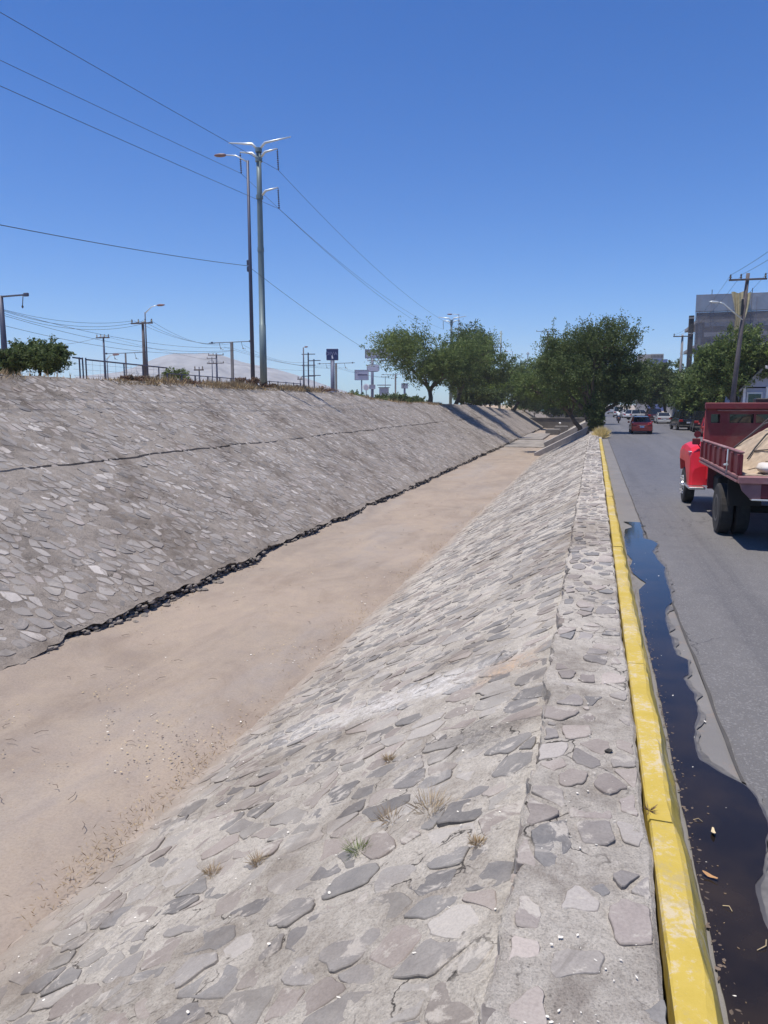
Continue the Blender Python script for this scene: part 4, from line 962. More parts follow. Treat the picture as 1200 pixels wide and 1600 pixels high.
cross_pole(783, 0, 517, 'tall bare grey mast with small side brackets right of the lime green tree', 1.6, (3.1, 5.9), ins=2, mat=M_mono, r=.2, y=150, arm_off=-.5)
cross_pole(856, 0, 517, 'far mast with a wide crossarm above the canal end trees', 6.0, (.1,), ins=2, mat=M_pole, r=.28, y=210)
cross_pole(825, 0, 550, 'slim far mast sticking out of the rounded canal end tree', .8, (.6,), ins=2, mat=M_pole, r=.16, y=215)
cross_pole(602, -60, 588, 'tiny distant crossarm pole above the roof left of the mesquite', 2.4, (.2,), ins=2, mat=M_pole, r=.1)
rp = cross_pole(1169, 0, 427, 'leaning wooden pole with a wide crossarm on the right pavement', 2.35, (.42,), ins=3, r=.155, y=57, lean=(.62, 0), up=.25)
m = MB(); z = rp[1]*.735; m.tube([(.44, -.1, z-.1), (-.9, -.6, z+.95), (-1.15, -.7, z+1.02)], [.05, .045, .04], 6)
m.loft([[(-1.1-t*.75+0*k, -.68-.3*t+wd*math.cos(k), z+1.02+.03*t+wd*.6*math.sin(k)) for k in np.linspace(0, 6.28, 8, endpoint=False)] for t, wd in ((0, .05), (.3, .13), (.7, .14), (1, .04))])
m.build('lamp_arm', M_galv, rp[2], smooth=True)
m = MB(); m.box(.28, .42, -.3, -.16, rp[1]*.75, rp[1]*.75+1.1, .04); m.build('cable_box', M_black, rp[2])
rp2 = cross_pole(1066.5, 0, 523, 'straight pole with a small crossarm further along the right pavement', 2.1, (.2,), ins=2, mat=M_cpole, r=.17, y=98)
cross_pole(1043, 0, 568, 'distant slim pole beyond the second pavement pole', 1.6, (.5,), ins=2, mat=M_pole, r=.12, y=180)
# H frame
def frame_pole(px, X, py, h2_, label, z2):
    b, h = place(px, X, py); root = empty('frame_pole', b, label, 'power pole', 'poles of the far lattice frame')
    m = MB(); m.tube([(0, 0, -.2), (0, 0, h)], .09, 7); m.build('post', M_pole, root)
    for z in z2:
        m = MB(); m.box(-.9, .95, -.04, .04, h-z-.05, h-z+.05); m.build('crossarm', M_pole, root)
    return b, h
frame_pole(481.5, -36, 551, 0, 'left post of the far lattice frame beside the floodlight', (.2, 1.6, 3.))
frame_pole(490.5, -37, 561, 0, 'right post of the far lattice frame beside the floodlight', (.2, 2.2))
# light rail masts
def mast(px, X, py, L, R_, label, r=.16):
    b, h = place(px, X, py); root = empty('overhead_line_mast', b, label, 'rail mast', 'overhead line masts of the light rail')
    m = MB(); m.box(-r, r, -r*.7, r*.7, -.2, h, .02); m.build('post', M_cpole, root)
    m = MB(); m.tube([(-L, 0, h-.02), (R_, 0, h+.08)], .05, 6)
    m.box(-L+.3, -L+.5, -.06, .06, h-.1, h+.12); m.box(R_-.5, R_-.3, -.06, .06, h-.02, h+.2); m.build('cantilever', M_pole, root)
    for s in (-L*.55, R_*.45):
        m = MB(); m.tube([(s, 0, h), (s+.2, 0, h-.75), (s+.55, 0, h-.8)], .03, 5); m.lathe_z([(-.08, .04), (0, .1), (.08, .04)], (s+.2, 0, h-.7), 7); m.build('hanger', M_ins, root)
    return b, h
mA = mast(362, -42, 535, 3.0, 2.8, 'grey light rail mast with a long cross beam left of the slim lamp post')
mB_ = mast(525, -42, 568, 3.3, 3.3, 'grey light rail mast with a long cross beam behind the dark blue sign')
mC = mast(618, -42, 585, 3.2, 3.2, 'grey light rail mast with a long cross beam left of the mesquite')
mast(196, -62, 552, 3.4, 3.2, 'faint light rail mast with a cross beam left of the wooden pole', .1)

# the fence along the verge
root = empty('verge_fence', (-20.8, 30, 3.3), 'low metal rail fence with a gate along the top of the far bank', 'fence')
def fp(px, X=-20.8): p = onx(px, 600, X); return float(p[1])-30
ya, yb = fp(116), fp(262)
for px in (126, 131, 136, 195, 224, 249):
    m = MB(); m.box(-.022, .022, fp(px)-.022, fp(px)+.022, -.1, 1.05 if px < 140 else .95); m.build('post', M_pole, root)
m = MB(); m.tube([(0, ya, 1.02), (0, fp(131), 1.0)], .035, 6); m.tube([(0, fp(136), .98), (0, yb, .92)], .035, 6); m.build('rail', M_pole, root)
m = MB()
for px in (146, 158, 170, 182, 206, 214, 233, 241, 256): m.tube([(0, fp(px), 0), (0, fp(px), .94)], .004, 4)
for z in (.3, .55, .78): m.tube([(0, ya, z), (0, yb, z)], .004, 4)
m.build('wire_mesh', M_pole, root)
root = empty('guard_rail', (-22.2, 50, 3.3), 'thin dark rail running on along the verge past the lamp posts', 'fence')
m = MB(); g0 = fp(262, -22.2)-20; g1 = fp(470, -22.2)-20; m.tube([(0, g0, .75), (0, g1, .70)], .03, 6); m.build('rail', M_pole, root)
for t in np.linspace(0, 1, 14):
    m = MB(); m.box(-.03, .03, g0+(g1-g0)*t-.03, g0+(g1-g0)*t+.03, -.2, .76); m.build('post', M_pole, root)

# signs
def text(body, size, mat, parent, loc, rot=(R(90), 0, 0), name='lettering', sx=1):
    cu = bpy.data.curves.new(name, 'FONT'); cu.body = body; cu.size = size; cu.extrude = .004; cu.align_x = 'CENTER'; cu.align_y = 'CENTER'
    o = bpy.data.objects.new(name, cu); link(o); bpy.context.view_layer.update()
    dg = bpy.context.evaluated_depsgraph_get(); me = bpy.data.meshes.new_from_object(o.evaluated_get(dg)); bpy.data.objects.remove(o)
    me.materials.clear(); me.materials.append(mat); o = bpy.data.objects.new(name, me); link(o); o.parent = parent; o.location = loc; o.rotation_euler = rot; o.scale = (sx, 1, 1)
    return o
M_navy = simple('navy_panel', (.012, .028, .13), .5, var=.1); M_panel = simple('grey_blue_panel', (.30, .33, .42), .6, var=.12); M_panel2 = simple('pale_sign_face', (.42, .45, .58), .6, var=.12)
M_pbor = simple('sign_frame', (.12, .14, .22), .6); M_white2 = simple('sign_white', (.7, .72, .8), .6)
def sign_post(px, X, py_top, pxl, pxr, py_bot, label, mat, r=.2, thick=.3, cat='sign', bordered=True, post=True, rz=.27, post_px=None):
    a = onx((pxl+pxr)/2, py_top, X); D = a[1]; l = ony(pxl, py_top, D); rr = ony(pxr, py_top, D); bt = ony((pxl+pxr)/2, py_bot, D)
    z0 = gz(X, D); root = empty('roadside_sign', (a[0], D, z0), label, cat)
    wd = (rr[0]-l[0])*.95; h0, h1 = bt[2]-z0, a[2]-z0; root.rotation_euler[2] = rz
    if post:
        m = MB(); off = 0 if post_px is None else ony(post_px, py_top, D)[0]-a[0]
        m.lathe_z([(-.3, r*1.1), (h0+.1, r)], (off, .1, 0), 10); m.build('post', M_pbor, root, smooth=True)
    m = MB(); m.box(-wd/2, wd/2, -thick/2, thick/2, h0, h1, .04); m.build('panel', mat, root)
    if bordered:
        m = MB(); e = .07*wd*.4; f = -thick/2-.02
        m.box(-wd/2, wd/2, f-.02, f+.02, h0, h0+e); m.box(-wd/2, wd/2, f-.02, f+.02, h1-e, h1); m.box(-wd/2, -wd/2+e, f-.02, f+.02, h0+e, h1-e); m.box(wd/2-e, wd/2, f-.02, f+.02, h0+e, h1-e); m.build('frame', M_pbor, root)
    return root, wd, h0, h1, thick, D
s, wd, a, b, th, D = sign_post(519, -33, 545, 510, 528.5, 563, 'dark blue square sign with faint pale lettering on a thick dark post', M_navy, r=.26, bordered=False)
text('DIVA', .62, simple('dim_letter', (.22, .24, .42), .6), s, (-.1, -.17, (a+b)/2+.1), sx=1.1)
m = MB(); m.prism_y([(-.06, (a+b)/2-.55), (.14, (a+b)/2-.5), (.02, (a+b)/2-.1), (-.12, (a+b)/2-.15)], -.19, -.16); m.build('mark', M_white2, s)
m = MB(); m.lathe_z([(0, .55), (1.4, .5), (1.9, .3)], (0, .1, 0), 10); m.build('post_foot', M_pbor, s)
s, wd, a, b, th, D = sign_post(591, -62, 546, 570, 612, 560, 'long grey blue billboard on a single post half behind the mesquite', M_panel, r=.42, cat='billboard', post_px=582, thick=.5)
m = MB(); m.tube([(-3.2, -1.2, a-.75), (4.6, -1.2, a-.75)], .13, 6); m.build('light_bar', M_pbor, s)
for x in (-3.0, -1.6, .2, 2, 3.8): m = MB(); m.box(x-.15, x+.15, -1.5, -1.2, a-.75, a-.25, .05); m.build('spotlight', M_white2, s)
sign_o = sign_post(583, -61.2, 570.5, 574, 592, 580, 'small rounded pale sign fixed below the long billboard', M_panel2, post=False, thick=.5, bordered=False)
m = MB(); q = sign_o; pts = []
for k in range(16): t = 2*math.pi*k/16; pts.append((q[1]*.56*np.sign(math.cos(t))*abs(math.cos(t))**.5, (q[2]+q[3])/2+(q[3]-q[2])*.62*np.sign(math.sin(t))*abs(math.sin(t))**.5))
m.prism_y(pts, -.2, .2); m.build('rim', M_pbor, q[0])
s, wd, a, b, th, D = sign_post(565, -48, 578, 554, 576, 594, 'pale blue billboard with a dark stripe left of the round white sign', M_panel2, r=.14, cat='billboard')
m = MB(); m.box(-wd*.28, wd*.4, -.22, -.17, (a+b)/2-.08, (a+b)/2+.14); m.build('stripe', M_navy, s)
b_ = onx(572, 605, -30); root = empty('round_sign', (b_[0], b_[1], gz(-30, b_[1])), 'round white sign beside a pale box at the verge', 'sign')
m = MB(); hz = b_[2]-root.location[2]; V = [(.44*math.cos(t), .44*math.sin(t)+hz) for t in np.linspace(0, 6.283, 20, endpoint=False)]; m.prism_y(V, -.05, .05); m.build('disc', M_white2, root)
m = MB(); V = [(.3*math.cos(t), .3*math.sin(t)+hz) for t in np.linspace(0, 6.283, 20, endpoint=False)]; m.prism_y(V, -.08, -.05); m.build('emblem', M_panel2, root)
m = MB(); m.tube([(0, .06, -.1), (0, .06, hz)], .05, 6); m.build('post', M_pbor, root)
sign_post(581, -30.3, 601, 577, 586.5, 608, 'small pale box sign right of the round white sign', M_panel2, r=.06, thick=.2)
sign_post(632, -46, 599, 627, 637.5, 607, 'square grey blue box sign low behind the verge near the mesquite', M_panel, r=.25, thick=.5)
b_ = onx(600, 603, -48); root = empty('kiosk', (b_[0], b_[1], gz(-48, b_[1])-1), 'small open kiosk roof behind the green bush at the verge', 'kiosk')
hz = b_[2]-root.location[2]; m = MB(); m.box(-1.5, 1.5, -.9, .9, hz+.1, hz+.28, .03); m.box(-1.2, 1.2, -.8, .8, hz-.45, hz-.3, .03); m.build('roof', M_pbor, root)
m = MB(); m.box(-1.0, 1.0, -.6, .6, 0, hz-.3); m.build('body', M_panel, root)

# ================================================================== cables
def cable(a, b, sag, label, r=.014, group='overhead cables', n=26, name='cable'):
    a = np.array(a, float); b = np.array(b, float); t = np.linspace(0, 1, n); P = a+(b-a)*t[:, None]; P[:, 2] -= sag*4*t*(1-t)
    mb = MB(); mb.tube([p-a for p in P], r*.68, 5, False); o = mb.build(name, M_wire); o.location = a; return tag(o, label, 'cable', group)
def back(px, py, X, a, Yb):       # far end: passes photo point (px, py) in the plane X and runs on to Yb
    p = onx(px, py, X); t = (Yb-a[1])/(p[1]-a[1]); return a+(p-a)*t
top1 = b1[2]+h1
iL = np.array([b1[0]-1.2, b1[1], b1[2]+h1*.96-.72]); iR = np.array([b1[0]+1.3, b1[1], b1[2]+h1*.96-.72]); iM = np.array([b1[0]+1.3, b1[1], b1[2]+h1*.805-.72])
jL = np.array([b2[0]-1.2, b2[1], b2[2]+h2*.96-.72]); jR = np.array([b2[0]+1.3, b2[1], b2[2]+h2*.96-.72]); jM = np.array([b2[0]+1.3, b2[1], b2[2]+h2*.805-.72])
for a, px, py, l, j, nm in ((iR, 0, 12, 'upper', jR, 'highest'), (iL, 0, 88, 'middle', jL, 'middle'), (iM, 0, 127, 'lower', jM, 'lowest')):
    e = back(px, py, a[0], a, -12)
    cable(a, e, .15, nm+' thin line crossing the upper left sky to the tall power pole', .016)
    cable(a, j, 1.3, nm+' of three lines from the tall power pole to the distant one', .016)
lc = np.array([lb[0]-.15, lb[1], lb[2]+lh*.55]); e = back(0, 335, lc[0], lc, 6)
cable(lc, e, .35, 'single dark cable from the left edge to the slim lamp post', .022)
cable(lc, (lb[0]+.4, 84, 5.6), .6, 'single dark cable falling from the slim lamp post to the forked mesquite', .018)
# bundle between the leftmost pole and the poles behind
P0 = np.array([p0[0][0], p0[0][1], p0[0][2]+p0[1]]); P2 = np.array([p2_[0][0], p2_[0][1], p2_[0][2]+p2_[1]]); P1 = np.array([p1_[0][0], p1_[0][1], p1_[0][2]+p1_[1]])
MA = np.array([mA[0][0], mA[0][1], mA[0][2]+mA[1]]); MBp = np.array([mB_[0][0], mB_[0][1], mB_[0][2]+mB_[1]]); MC = np.array([mC[0][0], mC[0][1], mC[0][2]+mC[1]])
FR = onx(490, 562, -37); k = 0
for d0, d1, s in ((-.9, .1, .5), (-1.0, .05, .75), (-1.15, .0, .9)):
    cable(P0+[0, 0, d0], P2+[-.9+k*.9, -.1, d1], s, ['highest', 'middle', 'lowest'][k]+' of the three cables from the leftmost pole to the crossarm pole', .02, 'upper cable bundle on the left'); k += 1
k = 0
for d0, d1, s in ((-.95, -.6, .8), (-1.3, -.9, 1.0), (-2.0, -.95, 1.0)):
    cable(P0+[0, 0, d0], MA+[-.3+k*.3, 0, d1], s, ['upper', 'middle', 'lower'][k]+' long cable sagging from the leftmost pole to the first light rail mast', .022); k += 1
for i in range(3):
    cable(P2+[-.8+i*.8, -.1, .12], MA+[-2.2+i*1.1, 0, -.1], .5+.2*i, ['left', 'middle', 'right'][i]+' cable from the crossarm pole to the first light rail mast', .018, 'cables between crossarm pole and first rail mast')
    cable(MA+[-1.+i*1.2, 0, -.5-.2*i], MBp+[-1+i*1.2, 0, -.3-.2*i], .8, ['left', 'middle', 'right'][i]+' contact line between the first and second light rail masts', .018, 'contact lines of the light rail, first span')
    cable(MBp+[-1+i*1.2, 0, -.3-.2*i], MC+[-1+i*1.2, 0, -.3-.2*i], .7, ['left', 'middle', 'right'][i]+' contact line between the second and third light rail masts', .018, 'contact lines of the light rail, second span')
cable(P0+[0, 0, -3.2], P1+[0, 0, .1], .5, 'cable from the leftmost pole to the small crossarm pole behind the fence', .02)
cable(P1+[0, 0, .1], FR+[0, 0, -1.5], .8, 'thin cable from the small crossarm pole towards the lattice frame', .014)
cable(MA+[1.5, 0, -.3], FR+[0, 0, -.2], .9, 'cable from the first rail mast to the top of the lattice frame', .018)
# right pole lines
R1 = np.array([rp[0][0], rp[0][1], rp[0][2]+rp[1]]); R2 = np.array([rp2[0][0], rp2[0][1], rp2[0][2]+rp2[1]])
for i, x in enumerate((-1.1, -.42, 1.1)):
    cable(R1+[x, -.2, -.1], (R1[0]+x+.7, 8, R1[2]+.4), .9, ['left', 'middle', 'right'][i]+' wire rising from the leaning pole out of the right edge', .017)
    cable(R1+[x, -.2, -.1], R2+[x*.9, -.2, .0], .8, ['left', 'middle', 'right'][i]+' wire between the leaning pole and the next pavement pole', .014)
cable(R1+[-.5, 0, -3.4], R2+[-.2, 0, -2.2], .8, 'thick low cable between the two pavement poles', .025)
# ================================================================== buildings
def wall_with(name, mat, parent, x0, x1, y0, y1, z0, z1):
    m = MB(); m.box(x0, x1, y0, y1, z0, z1); return m.build(name, mat, parent)
M_net = None
def net_mat(dens=.34):
    m, n, b = newmat('scaffold_net'); v = objco(n, (1, 1, 1))
    f = noise_node(n, .6, 4, .6, v); c = ramp(n, f, [(.35, (.19, .19, .23)), (.7, (.27, .27, .31))])
    n.links.new(c, b.inputs['Base Color']); b.inputs['Roughness'].default_value = .9
    t = n.nodes.new('ShaderNodeBsdfTransparent'); mx = n.nodes.new('ShaderNodeMixShader'); mx.inputs[0].default_value = dens
    n.links.new(t.outputs[0], mx.inputs[1]); n.links.new(b.outputs[0], mx.inputs[2]); n.links.new(mx.outputs[0], n.nodes['Material Output'].inputs[0]); return m
M_net = net_mat()
M_hw2 = simple('pale_spandrel', (.5, .5, .52), .8); M_bconc = simple('building_concrete', (.30, .29, .29), .9, var=.15, scale=.7); M_bdark = simple('dark_interior', (.055, .055, .06), .9); M_blue = simple('blue_glass', (.10, .13, .30), .25, spec=.6)
M_tarp = simple('yellow_tarp', (.50, .43, .26), .8, var=.25, scale=2, bst=.5)
X0, Y0 = 11.6, 102.; zt0 = float(ony(1087, 461, Y0)[2]); X0 = float(ony(1088, 461, Y0)[0])
root = empty('net_covered_building', (X0, Y0, 0), 'tall unfinished building wrapped in grey netting with a yellow tarp', 'building')
for i, z in enumerate((3.2, 6.4, 9.6, 12.6)):
    wall_with('floor_slab', M_bconc, root, .3, 26, .5, 14, z-.18, z+.18)
for x in (.6, 4.6, 8.6, 12.6, 17, 22): wall_with('column', M_bconc, root, x, x+.35, .8, 1.15, 0, 12.4)
wall_with('back_wall', M_bdark, root, .5, 26, 3, 3.3, 0, zt0-1.8)
for z in (4.4, 7.6, 9.0, 10.8, 12.0): wall_with('parapet', M_hw2, root, 1.2, 26, .35, .45, z-.1, z+.4)
for x in np.arange(.5, 26, 1.6): wall_with('mullion', M_pbor, root, x, x+.07, .48, .54, 3, zt0-.3)
def sheetm(name, mat, x0, x1, z0, z1, y, nx=30, nz=16, amp=.12, parent=root, seed=3):
    xs = np.linspace(x0, x1, nx); zs = np.linspace(z0, z1, nz); X, Z = np.meshgrid(xs, zs); Yv = y+amp*fbm(X*.7, Z*.4, seed, 3)
    V = np.stack([X, Yv, Z], -1).reshape(-1, 3); V2 = V+[0, .02, 0]; n = len(V); F = grid_faces(nz, nx).tolist()
    return mesh_obj(name, np.concatenate([V, V2]), [tuple(f) for f in F]+[tuple(i+n for i in f[::-1]) for f in F], mat, parent, smooth=True)
sheetm('net', net_mat(.66), 0, 26, zt0-2.0, zt0, 0, seed=3); sheetm('net', M_net, .0, 26, zt0-7.5, zt0-2.03, .06, seed=9)
for x in (1.8, 6.3, 10.8, 15): m = MB(); m.tube([(x, .2, zt0-4), (x, .2, zt0+.6)], .045, 6); m.build('scaffold_pole', M_pole, root)
m = MB(); m.tube([(0, .1, zt0-2), (26, .1, zt0-2)], .05, 6); m.tube([(0, .1, zt0), (26, .1, zt0)], .04, 6); m.build('net_rail', M_pole, root)
# hanging tarp, gathered towards its foot
xs = np.linspace(-1, 1, 26); zs = np.linspace(0, 1, 20); V = []
for t in zs:
    wd = .75*(1-t)**1.2+.30
    for s in xs: V.append((5.0+.1*math.sin(t*5)+s*wd+.07*math.sin(s*14+t*4), -.30+.16*math.cos(s*17+t*3)*(1-.4*t)-.1*math.cos(s*5), zt0+.12-t*5.6+.1*math.sin(s*6)*(1-t)))
V = np.array(V); V2 = V+[0, .03, 0]; F = grid_faces(20, 26).tolist(); n = len(V)
mesh_obj('tarp', np.concatenate([V, V2]), [tuple(f) for f in F]+[tuple(i+n for i in f[::-1]) for f in F], M_tarp, root, smooth=True)
wall_with('side_wing', M_bdark, root, -.62, -.05, .3, .9, 0, zt0-2.4)
for z in (zt0-2.75, zt0-4.6): wall_with('side_ledge', M_hw2, root, -.66, .0, .2, .295, z, z+.08)
# distant office tower
c = ony(1023, 552, 300.); zt_ = float(c[2])
root = empty('office_tower', (float(c[0]), 300, 0), 'distant blue glass office block with a grey roof screen', 'building')
wall_with('tower_wall', M_blue, root, -1.5, 4.6, 0, 12, 0, zt_-2.2); wall_with('grey_wing', M_bconc, root, -5.4, -1.6, .5, 12, 0, zt_-.3); wall_with('roof_screen', M_bconc, root, -1.4, 3.2, .6, 11, zt_-2.19, zt_-.2)
m = MB()
for i in range(9): m.box(-1.1+i*.48, -.85+i*.48, .5, .6, zt_-1.6, zt_-.6)
m.build('roof_louvre', M_bdark, root)
m = MB()
for i in range(5): m.box(-1.5, 4.6, -.05, 0, 4+i*3, 4.15+i*3)
m.build('floor_band', M_pbor, root)
# gabled house on the right
M_hblue = simple('pale_blue_wall', (.42, .45, .58), .8, var=.08); M_hwhite = simple('white_trim', (.75, .75, .78), .6); M_tile = simple('roof_tiles', (.33, .32, .31), .8, var=.2, scale=3, bst=.4)
root = empty('gabled_house', (13.2, 64, 0), 'small pale blue house with a white gabled porch and grey roof', 'house')
gx = float(ony(1178, 600, 64)[0])-13.2; gz_ = float(ony(1185, 573, 64)[2])
wall_with('wall', M_hblue, root, gx-.6, gx+8, .6, 9, 0, gz_-1.6)
m = MB(); m.prism_y([(gx-.7, gz_-1.5), (gx+.75, gz_-.0), (gx+4.4, gz_-.75), (gx+4.4, gz_-1.5)], .4, .6); m.build('gable', M_hblue, root)
m = MB(); V = [(gx-1.0, gz_-1.75), (gx+.72, gz_+.12), (gx+.72, gz_-.08), (gx-.95, gz_-1.9)]; m.prism_y(V, 0, 9); V = [(gx+.72, gz_+.12), (gx+5, gz_-.75), (gx+5, gz_-.95), (gx+.72, gz_-.08)]; m.prism_y(V, -.02, 9); m.build('roof', M_tile, root)
m = MB(); V = [(gx+.68, gz_+.1), (gx+5, gz_-.78), (gx+5, gz_-1.05), (gx+.72, gz_-.14)]; m.prism_y(V, -.14, -.03); m.build('fascia', M_hwhite, root)
for x in (gx-.6, gx+1.0, gx+2.3): m = MB(); m.box(x-.09, x+.09, .1, .28, 0, gz_-1.5, .02); m.build('column', M_hwhite, root)
wr = MB(); wr.box(gx-.35, gx+.75, .5, .58, 1.6, gz_-1.9); wr = wr.build('window', M_hwhite, root); m = MB(); m.box(gx-.25, gx+.65, .46, .49, 1.75, gz_-2.05); m.build('pane', M_glass, wr)
m = MB(); m.box(gx+1.25, gx+2.1, .5, .58, .2, gz_-1.7); m.build('door', simple('olive_door', (.14, .15, .07), .7), root)
root = empty('dark_garage', (11.9, 70, 0), 'low dark building with a slanting canopy behind the leaning pole', 'building')
wall_with('wall', M_bdark, root, .2, 14, 2, 10, 0, 4.6); m = MB(); m.prism_y([(-.8, 4.1), (2.6, 5.1), (2.6, 5.0), (-.8, 4.0)], -1, 8); m.build('canopy', M_bconc, root); wall_with('canopy_fascia', M_hblue, root, 2.7, 14, -1.2, -1.0, 4.5, 5.4)
for x in (-.6, 2.4): wall_with('post', M_bconc, root, x, x+.15, -.9, -.75, 0, 4.0)
root = empty('boundary_wall', (11.4, 75, 0), 'grey garden wall along the right pavement behind parked cars', 'wall')
wall_with('wall', M_bconc, root, 0, .25, 6, 60, 0, 2.3); wall_with('coping', M_conc, root, -.05, .3, 6, 60, 2.3, 2.4)
root = empty('white_house', (12, 108, 0), 'white walled house half hidden by trees beyond the silver car', 'house')
wall_with('wall', M_hwhite, root, .4, 9, 0, 10, 0, 5.2); wall_with('roof', M_bconc, root, .2, 9.2, -.2, 10.2, 5.21, 5.45)
f = MB(); f.box(1.6, 3.0, -.08, -.02, 2.8, 4.2); f = f.build('window', M_pbor, root); m = MB(); m.box(1.7, 2.9, -.12, -.09, 2.9, 4.1); m.build('pane', M_glass, f)
b_ = onz(1058, 663, 0); root = empty('banded_post', (10.0, 99, .0), 'short white post with a green band beside the silver car', 'post')
m = MB(); m.lathe_z([(0, .13), (2.2, .12)], (0, 0, 0), 10); m.build('shaft', M_hwhite, root); m = MB(); m.lathe_z([(1.3, .15), (1.95, .15)], (0, 0, 0), 10); m.build('band', simple('lime_band', (.22, .42, .10), .6), root)
m = MB(); m.lathe_z([(-.1, .3), (.35, .25)], (0, 0, 0), 10); m.build('foot', M_bdark, root)

# ================================================================== hill
tab = [(120, 590), (190, 583), (215, 575), (245, 563), (265, 557), (280, 555), (305, 556), (325, 555), (345, 557), (362, 562), (380, 568), (400, 572), (430, 578), (470, 589), (510, 603), (560, 618), (620, 632)]
px = np.linspace(120, 620, 90); py = np.interp(px, [t[0] for t in tab], [t[1] for t in tab])
V = []; nr = 34
for x, y in zip(px, py):
    d = ray(x, 632); d = d/np.linalg.norm(d[:2]); dep = (ray(x, 632)@_f)/np.linalg.norm(ray(x, 632)[:2])/FPX; d2 = d[:2]; hz = 0
    dd = 2300.; sc = dd*(_f[:2]@d2)/math.cos(PITCH)
    hz = HC+(632-y)/FPX*sc*1.0
    for k in range(nr):
        t = (k/(nr-1)-.42)*2; rr = dd+t*650; g = math.exp(-(t*1.5)**2)
        nz = float(fbm(x*.05+rr*.002, rr*.008-x*.02, 141, 4))*16*(1-math.exp(-t*t*8))
        V.append((d2[0]*rr, d2[1]*rr, 2+(hz-2)*g+nz*g))
M_hill = simple('bare_hill', (.21, .215, .22), .95, var=.4, scale=.02)
struct(mesh_obj('hill', np.array(V), grid_faces(len(px), nr)[:, ::-1], M_hill, smooth=True), 'pale bare hill far behind the verge')

